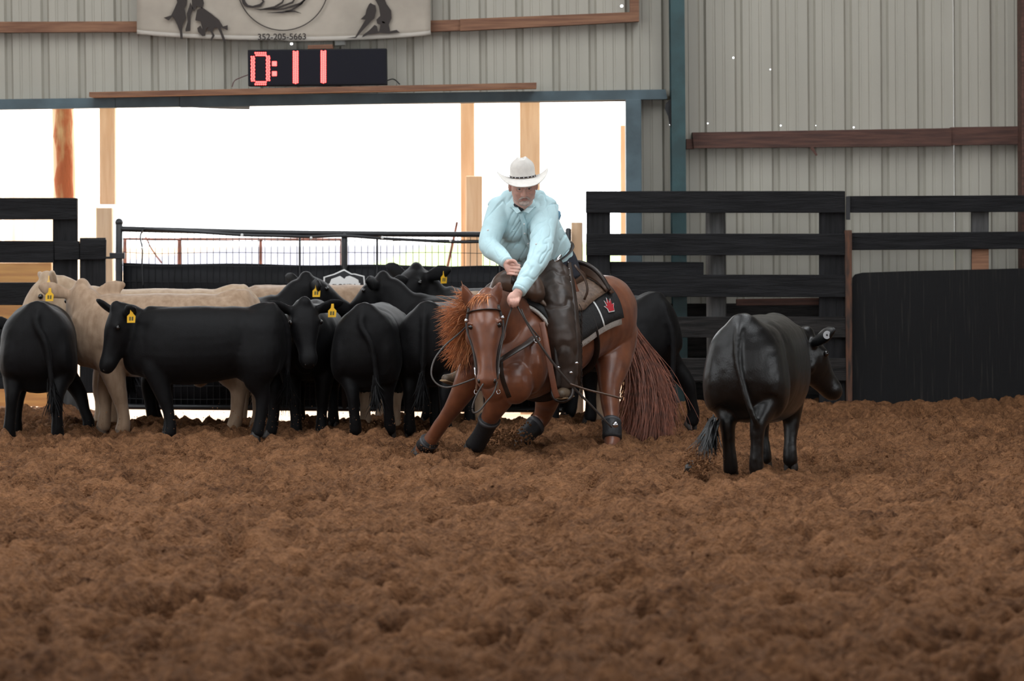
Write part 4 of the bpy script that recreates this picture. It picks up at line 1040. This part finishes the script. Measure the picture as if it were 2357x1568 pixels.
obj('fender', strap(fen, .085, .007, (.72, -.69, 0)), M_leather_dk, sd, True)
stt = [P(1276, 872, 23.45), P(1270, 905, 23.42), P(1282, 922, 23.40), P(1304, 922, 23.40), P(1318, 905, 23.44), P(1314, 872, 23.48)]
obj('stirrup', tube(stt, .013, 8, 3), M_leather_dk, sd, True)
obj('rear_cinch', strap([TORSO.at(3.6, a_, .012) for a_ in range(150, 300, 14)], .04, .005, (.69, .72, 0)), M_leather_dk, sd, True)
obj('front_cinch', strap([TORSO.at(4.75, a_, .012) for a_ in range(150, 390, 14)], .05, .006, (.69, .72, 0)), M_leather_dk, sd, True)
latigo = [P(1247, 742, 23.34), P(1254, 775, 23.30), P(1262, 820, 23.27), P(1270, 865, 23.26), P(1277, 900, 23.27), P(1283, 916, 23.28)]
obj('latigo', strap(latigo, .020, .004, (0, -1, 0)), M_leather_red, sd, True)
for i, (pp_) in enumerate(([(1318, 640), (1332, 680), (1340, 725), (1338, 770), (1330, 800)], [(1308, 700), (1322, 735), (1328, 770), (1324, 812)], [(1322, 610), (1345, 640), (1352, 668), (1345, 690)])):
    obj('saddle_string', strap([P(x, y, 23.80 - .03 * i) for x, y in pp_], .010 if i else .014, .004, (.7, -.7, 0)), M_leather if i else M_leather_red, sd, True)
for x, y in ((1285, 846), (1327, 836), (1314, 858)):
    obj('concho', ell(P(x, y, 23.40), (.014, .008, .010), nu=12, nv=8), M_silver, sd, True)

bc = empty('breast_collar', P(1160, 810, 23.3)); tag(bc, 'dark leather breast collar across the horse chest', 'breast collar')
obj('strap', strap([P(1232, 775, 23.34), P(1212, 792, 23.20), P(1185, 808, 23.11), P(1158, 825, 23.08), P(1135, 838, 23.10), P(1105, 828, 23.18)], .026, .006, (0, -.5, 1)), M_leather_dk, bc, True)
obj('tie_down', strap([P(1152, 828, 23.08), P(1156, 870, 23.10), P(1172, 915, 23.16)], .016, .005, (0, -1, 0)), M_leather_dk, bc, True)
obj('collar_ring', tube([P(1236 + 7 * math.cos(t), 782 + 7 * math.sin(t), 23.22) for t in np.linspace(0, 6.28, 12)], .004, 6, 1), M_silver, bc, True)

br = empty('bridle', P(1118, 760, 22.9)); tag(br, 'dark leather bridle with silver bit on the horse head', 'bridle')
for s in (-1, 1):
    obj('cheekpiece', strap([HEAD.at(k, 90 - s * q, .006) for k, q in ((1.2, 62), (2.2, 78), (3.2, 84), (4.4, 84), (5.6, 82), (6.3, 84))], .011, .004, (0, -1, .1)), M_leather_dk, br, True)
    c = HEAD.at(6.4, 90 - s * 86, .012)
    bit = obj('bit_shank', tube([c + A((0, 0, .05)), c + A((s * .004, -.012, .0)), c + A((s * .012, .004, -.05)), c + A((s * .006, .02, -.10))], .0065, 8, 4), M_silver, br, True)
    obj('bit_ring', tube([c + A((s * .006 + .012 * math.cos(t), .02, -.11 + .014 * math.sin(t))) for t in np.linspace(0, 6.28, 10)], .003, 6, 1), M_silver, bit, True)
    obj('concho', ell(HEAD.at(2.1, 90 - s * 76, .010), (.015, .010, .015), nu=12, nv=8), M_silver, br, True)
obj('browband', strap([HEAD.at(1.45 + .25 * math.cos(math.radians(q)), 90 - q, .006) for q in range(-70, 71, 14)], .011, .004, (0, 0, 1)), M_leather_dk, br, True)
obj('crown_strap', strap([HEAD.at(1.0, 90 - q, .006) for q in list(range(70, 300, 20))][0:12], .010, .004, (0, 0, 1)), M_leather_dk, br, True)
obj('chin_strap', strap([HEAD.at(6.2, 180 + q, .010) for q in range(0, 181, 15)], .008, .004, (0, 0, 1)), M_leather_dk, br, True)

rn = empty('reins', P(1150, 850, 23.0)); tag(rn, 'thin rawhide reins looping from the bit to the rider hand', 'reins')
obj('rein', tube([P(1092, 872, 22.86), P(1060, 884, 22.84), P(1030, 892, 22.86), P(1006, 884, 22.88), P(993, 862, 22.90), P(1000, 828, 22.95), P(1025, 795, 23.0), P(1060, 765, 23.05), P(1090, 735, 23.12)], .006, 8, 5), M_rein, rn, True)
obj('rein', tube([P(1146, 872, 22.86), P(1150, 820, 22.90), P(1160, 770, 22.98), P(1170, 730, 23.05), P(1182, 700, 23.10)], .006, 8, 5), M_rein, rn, True)
obj('rein_loop', tube([P(1112, 884, 22.82), P(1098, 908, 22.80), P(1088, 935, 22.80), P(1090, 950, 22.80), P(1104, 945, 22.80), P(1120, 925, 22.81), P(1136, 905, 22.83), P(1144, 880, 22.86)], .006, 8, 5), M_rein, rn, True)
obj('romal', tube([P(1188, 700, 23.08), P(1206, 732, 23.06), P(1238, 786, 23.06), P(1280, 845, 23.12), P(1320, 892, 23.20), P(1365, 938, 23.28), P(1408, 984, 23.36)], [.006, .007, .008, .009, .009, .008, .006], 8, 5), M_rein, rn, True)
obj('rein_end', tube([P(1312, 884, 23.18), P(1350, 897, 23.2), P(1395, 908, 23.22), P(1432, 918, 23.24)], .007, 8, 4), M_leather, rn, True)
obj('rein_end', tube([P(1200, 712, 23.07), P(1214, 742, 23.05), P(1240, 776, 23.10)], .005, 8, 4), M_rein, rn, True)
# ================================================================== the rider
M_skin = mat('weathered_skin', (.64, .37, .30), .5, var=.10, scale=18, bump=.12, bscale=90, bdist=.003, sss=.12)
M_shirt = mat('pale_blue_shirt', (.52, .73, .78), .8, var=.05, scale=14, bump=.2, bscale=120, bdist=.003, sheen=.2)
M_shirt_in = mat('shirt_vent_blue', (.20, .42, .60), .8)
M_jeans = mat('dark_jeans', (.016, .018, .028), .85, bump=.3, bscale=160)
M_chaps = mat('dark_chaps_leather', (.040, .026, .020), .48, var=.35, scale=9, bump=.35, bscale=22, bdist=.006)
M_bootlea = mat('boot_leather', (.10, .068, .042), .55, var=.3, scale=12)
M_sole = mat('boot_sole', (.30, .20, .11), .7)
M_straw = mat('ivory_straw', (.66, .63, .59), .7, stretch=(1, 1, 1), var=.05, scale=30, bump=.35, bscale=140, bdist=.003)
M_greyhair = mat('grey_hair', (.50, .40, .36), .7, var=.2, scale=60, bump=.6, bscale=160, bdist=.004)
M_lip = mat('lip_pink', (.40, .19, .16), .5)
M_eyewhite = mat('eye_white', (.40, .35, .33), .2)
M_under = mat('navy_undershirt', (.02, .022, .03), .8)
M_glass = mat('spectacle_wire', (.45, .40, .38), .2, metal=1.0)

rd = empty('person', P(1262, 650, 23.95)); tag(rd, 'rider in pale blue shirt, chaps and straw hat leaning over the horse neck', 'person')
HF = nrm((.07, -.93, -.33)); HL = nrm(np.cross((0, 0, 1), HF)) * 1.0     # HL points to the viewer's right
HU = np.cross(HF, HL)
_tilt = .05; HL, HU = HL * math.cos(_tilt) + HU * math.sin(_tilt), HU * math.cos(_tilt) - HL * math.sin(_tilt)
HC = A(P(1204, 425, 23.42))
HS = 1.02
def hp_(a, b, c): return HC + (HF * a + HL * b + HU * c) * HS
RH = np.array([HF, HL, HU]).T
TL = Loft([(P(1268, 612, 23.95), .175, .14), (P(1254, 588, 23.92), .195, .155), (P(1232, 556, 23.84), .208, .170), (P(1216, 522, 23.74), .208, .160), (P(1210, 494, 23.66), .208, .140), (P(1205, 472, 23.60), .180, .115), (P(1204, 458, 23.56), .105, .085)], up=(0, -1, 0), sub=4, n=28, power=2.3)
SH_R, EL_R, WR_R = A(P(1152, 486, 23.62)), A(P(1128, 566, 23.44)), A(P(1166, 603, 23.26))      # arm at the viewer's left
SH_L, EL_L, WR_L = A(P(1254, 490, 23.60)), A(P(1243, 586, 23.30)), A(P(1196, 668, 23.10))      # arm at the viewer's right
# --- body: one skin
g = []
g.append(ell(hp_(-.018, 0, .030), (.100 * HS, .079 * HS, .098 * HS), RH, 24, 16))
g.append(loft([(hp_(.018, 0, .055), .074, .072), (hp_(.026, 0, .010), .079, .072), (hp_(.028, 0, -.030), .081, .074), (hp_(.028, 0, -.062), .077, .070), (hp_(.034, 0, -.092), .064, .056), (hp_(.042, 0, -.114), .042, .036)], up=HF, sub=4, n=24, power=2.2))
g.append(ell(hp_(.026, 0, -.080), (.050, .076, .034), RH))
for s in (-1, 1):
    g.append(ell(hp_(.086, s * .030, .024), (.016, .028, .009), RH)); g.append(ell(hp_(.076, s * .042, -.028), (.024, .026, .022), RH))
    g.append(ell(hp_(-.006, s * .088, -.012), (.022, .012, .036), RH))
    g.append(ell(hp_(.106, s * .013, -.038), (.012, .009, .009), RH))
g.append(loft([(hp_(.092, 0, .018), .009, .010), (hp_(.104, 0, -.008), .011, .014), (hp_(.116, 0, -.034), .014, .014), (hp_(.108, 0, -.044), .010, .010)], up=HF, sub=3, n=12))
g.append(loft([(hp_(-.02, 0, -.03), .066, .072), (hp_(-.025, 0, -.09), .064, .070), (A(P(1204, 470, 23.57)), .075, .075), (A(P(1206, 490, 23.64)), .10, .09)], up=HF, sub=3, n=20))
g.append(Loft([(P(1268, 612, 23.95), .15, .12), (P(1240, 556, 23.84), .165, .13), (P(1210, 498, 23.66), .17, .11), (P(1205, 476, 23.60), .12, .08)], up=(0, -1, 0), sub=3, n=20).geo())
def limb(pts, up=(0, -1, 0)): return loft([(p, r) for p, r in pts], up=up, sub=4, n=14)
g.append(limb([(SH_R, .055), (EL_R, .042), (WR_R, .029), (WR_R + (WR_R - EL_R) * .1, .030)])); g.append(limb([(SH_L, .055), (EL_L, .042), (WR_L, .029), (WR_L + (WR_L - EL_L) * .08, .030)]))
g.append(limb([(A(P(1262, 615, 23.93)), .10), (A(P(1286, 715, 23.56)), .07), (A(P(1300, 870, 23.52)), .045)], (1, 0, 0))); g.append(limb([(A(P(1250, 615, 23.98)), .10), (A(P(1128, 690, 24.02)), .065), (A(P(1066, 850, 24.0)), .045)], (1, 0, 0)))
def finger(pts, r=.0105):
    n = len(pts); return loft([(A(P(*p)), r * (1.08 - .22 * i / (n - 1)), r * (1.08 - .22 * i / (n - 1))) for i, p in enumerate(pts)], up=(.2, -.6, .7), sub=3, n=10)
# hand on the horn (viewer's left): fist with the thumb on top
g.append(loft([(WR_R, .028, .026), (A(P(1170, 610, 23.25)), .036, .028), (A(P(1177, 619, 23.24)), .042, .028), (A(P(1183, 624, 23.25)), .040, .026)], up=(.5, -.85, 0), sub=3, n=14))
for i, yy in enumerate((609, 616.5, 624, 631)):
    w = (0, 1.5, .5, -2.5)[i]
    g.append(finger([(1171 - i, yy - 1, 23.235), (1182 + w, yy, 23.195), (1193 + w, yy + 1, 23.20), (1196 + w, yy + 2.5, 23.235), (1188 + w, yy + 3, 23.262)], (.0088, .0092, .0088, .008)[i]))
g.append(finger([(1171, 604, 23.22), (1178, 600, 23.19), (1185, 602, 23.185), (1189, 608, 23.19)], .0125))
# hand closed on the reins (viewer's right)
g.append(loft([(WR_L, .030, .026), (A(P(1190, 678, 23.08)), .038, .026), (A(P(1185, 687, 23.06)), .042, .024), (A(P(1183, 692, 23.06)), .040, .022)], up=(.3, -.9, -.2), sub=3, n=14))
for i, xx_ in enumerate((1174.5, 1181, 1187.5, 1193)):
    e = (0, 2.5, 1.5, -2)[i]
    g.append(finger([(xx_ + 1.5, 686, 23.055), (xx_ + .5, 693, 23.03), (xx_ - .5, 700 + e, 23.035), (xx_ - .5, 704 + e, 23.065), (xx_, 699 + e, 23.09)], (.0088, .0092, .0088, .008)[i]))
g.append(finger([(1178, 676, 23.07), (1172, 684, 23.05), (1170, 693, 23.05), (1173, 700, 23.06)], .0120))
link('body', voxel('body', g, .0040, 2, .5), M_skin, rd)
# --- face
for s in (-1, 1):
    e = obj('eye', ell(hp_(.087, s * .032, .003), (.0115, .0135, .0075), RH, 14, 10), M_eyewhite, rd, True)
    obj('iris', ell(hp_(.0975, s * .032 + .001, .002), (.0022, .0055, .0052), RH, 12, 8), M_eye, e, True)
    obj('eyebrow', loft([(hp_(.100, s * .014, .026), .004, .005), (hp_(.100, s * .030, .030), .005, .006), (hp_(.088, s * .048, .026), .003, .004)], up=HF, sub=3, n=8), M_greyhair, rd, True)
    c = [hp_(.108 - .02 * abs(math.cos(t) * .4 + s * .3), s * .032 + .021 * math.cos(t), .002 + .015 * math.sin(t)) for t in np.linspace(0, 6.283, 16)]
obj('lips', join(loft([(hp_(.088, -.022, -.071), .002, .003), (hp_(.099, 0, -.068), .004, .0045), (hp_(.088, .022, -.071), .002, .003)], up=HU, sub=4, n=8), loft([(hp_(.088, -.020, -.073), .002, .003), (hp_(.097, 0, -.077), .0045, .0045), (hp_(.088, .020, -.073), .002, .003)], up=HU, sub=4, n=8)), M_lip, rd, True)
obj('goatee', join(ell(hp_(.058, 0, -.103), (.032, .036, .026), RH), loft([(hp_(.080, -.034, -.075), .006, .006), (hp_(.100, -.016, -.056), .006, .007), (hp_(.106, 0, -.053), .006, .007), (hp_(.100, .016, -.056), .006, .007), (hp_(.080, .034, -.075), .006, .006)], up=HU, sub=3, n=8)), M_greyhair, rd, True)
obj('hair', ell(hp_(-.030, 0, .018), (.094, .0825, .072), RH, 24, 14), M_greyhair, rd, True)
gl = obj('spectacles', join(*[tube([hp_(.110 - .016 * abs(s * .5 + .6 * math.cos(t)), s * .032 + .020 * math.cos(t), .000 + .014 * math.sin(t)) for t in np.linspace(0, 6.283, 18)], .0012, 6, 1) for s in (-1, 1)],
          tube([hp_(.110, -.012, .006), hp_(.115, 0, .009), hp_(.110, .012, .006)], .0012, 6, 2)), M_glass, rd, True)
# --- hat
ht = empty('straw_hat', hp_(0, 0, .06)); ht.parent = rd; ht.matrix_parent_inverse = PW[rd.name].inverted(); PW[ht.name] = Matrix.Translation(Vector(hp_(0, 0, .06)))
TF = nrm((.07, -.985, -.13)); TLt = nrm(np.cross((0, 0, 1), TF)); TU = np.cross(TF, TLt)
TLt, TU = TLt * math.cos(.05) + TU * math.sin(.05), TU * math.cos(.05) - TLt * math.sin(.05)
T0 = hp_(-.012, 0, .046)
def hpt(a, b, c): return T0 + TF * a + TLt * b + TU * c
pts = []
for i in range(11):
    fr_ = i / 10; r = []
    for j in range(64):
        th = 2 * math.pi * j / 64; ca, sa = math.cos(th), math.sin(th)
        fw = (.101 + (.080 if ca > 0 else .085) * fr_) * ca; lt = (.084 + .096 * fr_) * sa
        up_ = .050 * abs(sa) ** 3 * fr_ ** 1.6 - .028 * max(0, ca) ** 1.6 * fr_ ** 1.1 - .030 * max(0, -ca) ** 2 * fr_ - .016 * (1 - abs(sa) ** 3) * fr_
        r.append(hpt(fw, lt * (1 - .04 * abs(sa) ** 4 * fr_), up_))
    pts.append(r)
obj('brim', grid(pts, True), M_straw, ht, True, solid=.005)
pts = []
def crown_ring(k):
    q = max(0, (k - .55) / .45); lat = .084 - .006 * k - .040 * q ** 2.0; fwd = .103 - .008 * k - .018 * q ** 2
    return [hpt(fwd * math.cos(t), lat * (1 - .18 * q * max(0, math.cos(t))) * math.sin(t), .128 * k * (1 + .04 * math.cos(t) * q)) for t in np.linspace(0, 2 * math.pi, 48, endpoint=False)]
for i in range(13): pts.append(crown_ring(i / 12))
for k in (.9, .75, .55, .35, .15, .02):
    ring_ = []
    for t in np.linspace(0, 2 * math.pi, 48, endpoint=False):
        a, b = .077 * k * math.cos(t), .038 * k * (1 - .18 * max(0, math.cos(t))) * math.sin(t)
        ring_.append(hpt(a, b, .128 * (1 + .04 * math.cos(t) * k) + .010 * min(1, (1 - k) * 6) - .030 * math.exp(-(b / .013) ** 2) * min(1, (1 - k) * 4)))
    pts.append(ring_)
obj('crown', grid(pts, True), M_straw, ht, True, solid=.004)
bd = obj('hatband', grid([[hpt(.1055 * math.cos(t), .0865 * math.sin(t), z) for t in np.linspace(0, 2 * math.pi, 40, endpoint=False)] for z in (.005, .010, .016)], True), M_leather_dk, ht, True, solid=.004)
for t in np.linspace(-1.3, 1.3, 9):
    obj('band_stud', ell(hpt(.109 * math.cos(t), .090 * math.sin(t), .011), .004, nu=8, nv=6), M_silver, bd, True)
# --- shirt
SL_R = Loft([(SH_R + A((.05, 0, .03)), .085), (SH_R, .088), (SH_R * .5 + EL_R * .5 + A((-.012, 0, 0)), .076), (EL_R + A((-.005, 0, 0)), .068), (EL_R * .45 + WR_R * .55, .056), (WR_R, .043)], up=(0, -1, 0), sub=4, n=18)
SL_L = Loft([(SH_L + A((-.05, 0, .02)), .085), (SH_L, .092), (SH_L * .5 + EL_L * .5, .082), (EL_L, .075), (EL_L * .5 + WR_L * .5, .062), (WR_L + A((.003, 0, .006)), .047)], up=(0, -1, 0), sub=4, n=18)
g = [TL.geo(.3), SL_R.geo(.1), SL_L.geo(.1), ell(P(1150, 478, 23.64), (.085, .09, .075)), ell(P(1255, 478, 23.62), (.09, .09, .075)),
     loft([(P(1165, 470, 23.63), .07, .09), (P(1205, 464, 23.60), .08, .10), (P(1245, 470, 23.61), .07, .09)], sub=3)]
# soft folds: belly overhang and sleeve rolls
g.append(ell(P(1222, 564, 23.74), (.15, .10, .11))); g.append(ell(P(1186, 556, 23.70), (.115, .09, .14))); g.append(ell(P(1180, 520, 23.64), (.10, .09, .12)))
def wr(c, n_):
    q1 = c @ np.array([[.85, 0, .53], [0, 1, 0], [-.53, 0, .85]])
    a = np.abs(noise3(q1 * A((2.2, 1.0, .50)), 9, 31)); b = np.abs(noise3(c * A((1.6, .8, .5)) + .12 * noise3(c, 9, 77)[:, None], 14, 35))
    e = noise3(c, 3.5, 60)
    return -.008 * np.clip(.11 - a, 0, 1) / .11 * np.clip(.5 + 2.5 * e, 0, 1.2) - .0035 * np.clip(.10 - b, 0, 1) / .10 * np.clip(.5 - 2.5 * e, 0, 1) + .004
sh_ = link('shirt', voxel('shirt', g, .0062, 14, .5, wr), M_shirt, rd)
def on_t(k, a, o=.012): return TL.at(k, a, o)
obj('placket', strap([on_t(k, 97 + 2 * math.sin(k), .012) for k in np.linspace(.7, 5.5, 13)], .016, .003, (0, -1, 0)), M_shirt, sh_, True)
for k in np.linspace(1.0, 4.5, 6):
    obj('button', ell(on_t(k, 97 + 2 * math.sin(k), .016), (.006, .004, .006), nu=10, nv=6), M_white, sh_, True)
for a0_, a1_ in ((112, 150), (46, 80)):
    obj('pocket', grid([[on_t(3.0 + 1.05 * i / 6, a0_ + (a1_ - a0_) * j / 8, .007) for j in range(9)] for i in range(7)]), M_shirt, sh_, True, solid=.004)
    obj('pocket_flap', grid([[on_t(3.78 + .30 * i / 3 - .05 * (1 - abs(j - 4) / 4) * (3 - i) / 3, a0_ - 1 + (a1_ - a0_ + 2) * j / 8, .011) for j in range(9)] for i in range(4)]), M_shirt, sh_, True, solid=.004)
    obj('button', ell(on_t(3.80, (a0_ + a1_) / 2, .019), (.006, .004, .006), nu=10, nv=6), M_white, sh_, True)
obj('undershirt', ell(P(1197, 474, 23.515), (.050, .05, .038)), M_under, rd, True)
NB = A(P(1204, 468, 23.57))
def nk(t, r, z): return NB + A((math.cos(t) * r * .98, math.sin(t) * r, z + .010 * math.sin(t)))
colr = [[nk(t, .082 + .012 * i, .040 - .030 * i - .010 * (1 + math.sin(t))) for t in np.linspace(-1.25, 4.39, 30)] for i in range(3)]
obj('collar', grid(colr), M_shirt, sh_, True, solid=.004)
for s, q_ in ((-1, [(1186, 470), (1199, 487), (1190, 492), (1178, 478)]), (1, [(1222, 470), (1204, 487), (1216, 491), (1231, 476)])):
    yy = (23.50, 23.445, 23.45, 23.50)
    obj('collar_point', ([P(x, y, Y_) for (x, y), Y_ in zip(q_, yy)], [(0, 1, 2, 3)]), M_shirt, sh_, False, solid=.005)
for W_, E_ in ((WR_R, EL_R), (WR_L, EL_L)):
    d = nrm(W_ - E_)
    r_ = .043 if W_ is WR_R else .048
    obj('cuff', loft([(W_ - d * .055, r_ * 1.04, r_ * 1.04), (W_ - d * .02, r_ * 1.03, r_ * 1.03), (W_ + d * .012, r_ * 1.02, r_ * 1.02)], up=(0, -1, 0), sub=3, n=20, cap=.05), M_shirt, sh_, True)
    obj('button', ell(W_ - d * .02 + A((.012, -r_ * 1.05, 0)), (.006, .004, .006), nu=10, nv=6), M_white, sh_, True)
for x, y, Y_ in ((1123, 530, 23.43), (1234, 562, 23.24)):
    obj('sleeve_tab_button', ell(P(x, y, Y_), (.007, .005, .007), nu=10, nv=6), M_white, sh_, True)
vf = [[P(1270, 474, 23.72), P(1279, 481, 23.78), P(1289, 487, 23.83)], [P(1276, 488, 23.72), P(1283, 495, 23.78), P(1291, 497, 23.82)], [P(1279, 505, 23.74), P(1284, 510, 23.78), P(1286, 510, 23.80)], [P(1279, 526, 23.76), P(1281, 527, 23.78), P(1281, 528, 23.79)]]
obj('back_vent', grid(vf), M_shirt_in, sh_, True, solid=.005)
# --- jeans, belt, chaps, boots
g = [loft([(P(1262, 590, 23.93), .172, .138), (P(1268, 612, 23.95), .190, .165), (P(1272, 640, 23.96), .20, .19)], up=(0, -1, 0), sub=3, n=24), limb([(A(P(1266, 625, 23.93)), .12), (A(P(1284, 690, 23.66)), .095)], (1, 0, 0)), limb([(A(P(1250, 625, 23.98)), .12), (A(P(1180, 660, 24.0)), .095)], (1, 0, 0))]
jn = link('jeans', voxel('jeans', g, .009, 4), M_jeans, rd)
bl_ = [TL.at(.75, a, .006) for a in np.linspace(0, 360, 26)]
bt = obj('belt', strap(bl_, .018, .004, (0, 0, 1)), M_leather_dk, rd, True)
ld = nrm(A(P(1290, 588, 23.8)) - A(P(1276, 606, 23.8)))
obj('buckle', loft([(A(P(1275, 606, 23.76)), .010, .006), (A(P(1283, 597, 23.76)), .014, .008), (A(P(1291, 587, 23.78)), .010, .006)], up=(0, -1, 0), sub=4, n=12), M_silver, bt, True)
CH = [Loft([(P(1268, 622, 23.88), .125, .13), (P(1276, 660, 23.72), .118, .118), (P(1285, 715, 23.54), .110, .11), (P(1294, 780, 23.47), .100, .105), (P(1300, 840, 23.50), .090, .10), (P(1302, 888, 23.52), .088, .10)], up=(0, -1, 0), sub=5, n=24),
      Loft([(P(1244, 622, 23.98), .12, .125), (P(1190, 652, 24.02), .11, .11), (P(1132, 690, 24.02), .100, .10), (P(1096, 765, 24.02), .092, .095), (P(1070, 850, 24.02), .085, .09)], up=(0, -1, 0), sub=5, n=24)]
fold_ = lambda c, n_: -.012 * np.clip(.18 - np.abs(noise3(c * A((1, 1, .5)), 8, 51)), 0, 1) / .18 + .004 * noise3(c, 20, 53)
for k, L_ in enumerate(CH):
    cp = link('chap', voxel('chap', [L_.geo(.25)], .009, 4, .5, fold_), M_chaps, rd)
    if k == 0:
        wing = [[P(1306, 604, 23.82), P(1314, 604, 23.84)], [P(1311, 650, 23.74), P(1322, 650, 23.77)], [P(1318, 705, 23.58), P(1330, 706, 23.62)], [P(1322, 770, 23.50), P(1336, 772, 23.55)], [P(1324, 830, 23.52), P(1338, 835, 23.58)], [P(1322, 888, 23.52), P(1334, 893, 23.58)]]
        wg = obj('chap_wing', grid(wing), M_chaps, cp, True, solid=.006)
        for i in range(16):
            t = i / 15 * 4.9; a_ = int(t); w_ = t - a_
            q_ = A(wing[a_][0]) * (1 - w_) + A(wing[a_ + 1][0]) * w_
            obj('rivet', ell(q_ + A((.006, -.012, 0)), .005, nu=8, nv=6), M_silver, wg, True)
        for i in range(14):
            y0_ = 700 + i * 13
            obj('fringe', strap([P(1333, y0_, 23.60), P(1340, y0_ + 16, 23.62), P(1336, y0_ + 34, 23.62), P(1339, y0_ + 48, 23.63)], .003, .0015, (.5, -.8, 0), 3), M_leather_dk, cp)
def boot(a, b, c, d_):
    return loft([(a, .042, .060), (b, .046, .055), (c, .047, .042), (d_, .034, .030)], up=(0, 0, 1), sub=4, n=18)
bo = obj('boot', join(boot(A(P(1308, 893, 23.64)), A(P(1304, 900, 23.55)), A(P(1296, 906, 23.43)), A(P(1290, 909, 23.33))), loft([(P(1304, 850, 23.55), .06, .065), (P(1305, 895, 23.58), .048, .058)], up=(0, -1, 0), sub=3, n=16)), M_bootlea, rd, True)
obj('sole', loft([(P(1310, 912, 23.63), .040, .008), (P(1300, 916, 23.48), .046, .008), (P(1290, 917, 23.33), .034, .008)], up=(0, 0, 1), sub=4, n=14), M_sole, bo, True)
bo = obj('boot', join(boot(A(P(1072, 862, 24.05)), A(P(1060, 868, 23.98)), A(P(1042, 873, 23.90)), A(P(1024, 872, 23.84))), loft([(P(1072, 820, 24.02), .06, .065), (P(1070, 862, 24.03), .048, .058)], up=(0, -1, 0), sub=3, n=16)), M_bootlea, rd, True)
obj('sole', loft([(P(1070, 882, 24.03), .040, .008), (P(1046, 884, 23.92), .046, .008), (P(1020, 876, 23.83), .034, .008)], up=(0, 0, 1), sub=4, n=14), M_sole, bo, True)
# ================================================================== loose and flying dirt
def lumps(pts, seed=0):
    rg_ = np.random.default_rng(seed); V, Fc = [], []
    t = (1 + 5 ** .5) / 2
    iv = np.array([(-1, t, 0), (1, t, 0), (-1, -t, 0), (1, -t, 0), (0, -1, t), (0, 1, t), (0, -1, -t), (0, 1, -t), (t, 0, -1), (t, 0, 1), (-t, 0, -1), (-t, 0, 1)]) / 1.9
    fi = [(0, 11, 5), (0, 5, 1), (0, 1, 7), (0, 7, 10), (0, 10, 11), (1, 5, 9), (5, 11, 4), (11, 10, 2), (10, 7, 6), (7, 1, 8), (3, 9, 4), (3, 4, 2), (3, 2, 6), (3, 6, 8), (3, 8, 9), (4, 9, 5), (2, 4, 11), (6, 2, 10), (8, 6, 7), (9, 8, 1)]
    for p, r in pts:
        n = len(V); q = iv * r * rg_.uniform(.6, 1.25, size=(12, 1)) * rg_.uniform(.7, 1.2, size=3)
        V.extend((q + A(p)).tolist()); Fc.extend([tuple(i + n for i in f) for f in fi])
    return V, Fc
rg = np.random.default_rng(21)
pts = []
for i in range(1500):
    Yq = rg.uniform(11, 28) ; xq = rg.uniform(-.16, .16) * Yq
    pts.append(((xq, Yq, ground_z(xq, Yq) + .004), rg.choice([.006, .008, .012, .018], p=[.45, .33, .17, .05])))
tag(obj('dirt_clods', lumps(pts, 1), M_dirt), 'small loose clods scattered over the arena dirt', 'dirt', kind='stuff')
def spray(label, c, spread, n, rmin, rmax, seed):
    rg_ = np.random.default_rng(seed); q = []
    for i in range(n):
        p = A(c) + rg_.normal(size=3) * A(spread); p[2] = max(p[2], .01)
        q.append((p, rg_.uniform(rmin, rmax)))
    return tag(obj('flying_dirt', lumps(q, seed), M_dirt), label, 'dirt', kind='stuff')
spray('dirt kicked up at the left hind foot of the lone black calf', P(1612, 1062, 21.0), (.05, .10, .06), 700, .002, .008, 31)
spray('dirt thrown up under the crouching horse between its legs', P(1172, 1012, 24.0), (.07, .12, .05), 500, .003, .012, 32)
spray('fine dirt specks hanging in the air along the herd feet', P(700, 975, 25.2), (.9, .2, .07), 420, .0015, .0045, 33)
spray('dirt specks around the horse leading front hoof', P(965, 1035, 23.6), (.09, .1, .05), 160, .002, .006, 34)
hb = G(1585, 1088)
tag(obj('dirt_lump', lumps([((hb.x, hb.y, .03), .035), ((hb.x + .01, hb.y, .065), .020)], 5), M_hoof), 'dark dirt lump beside the spray left of the lone calf', 'dirt')
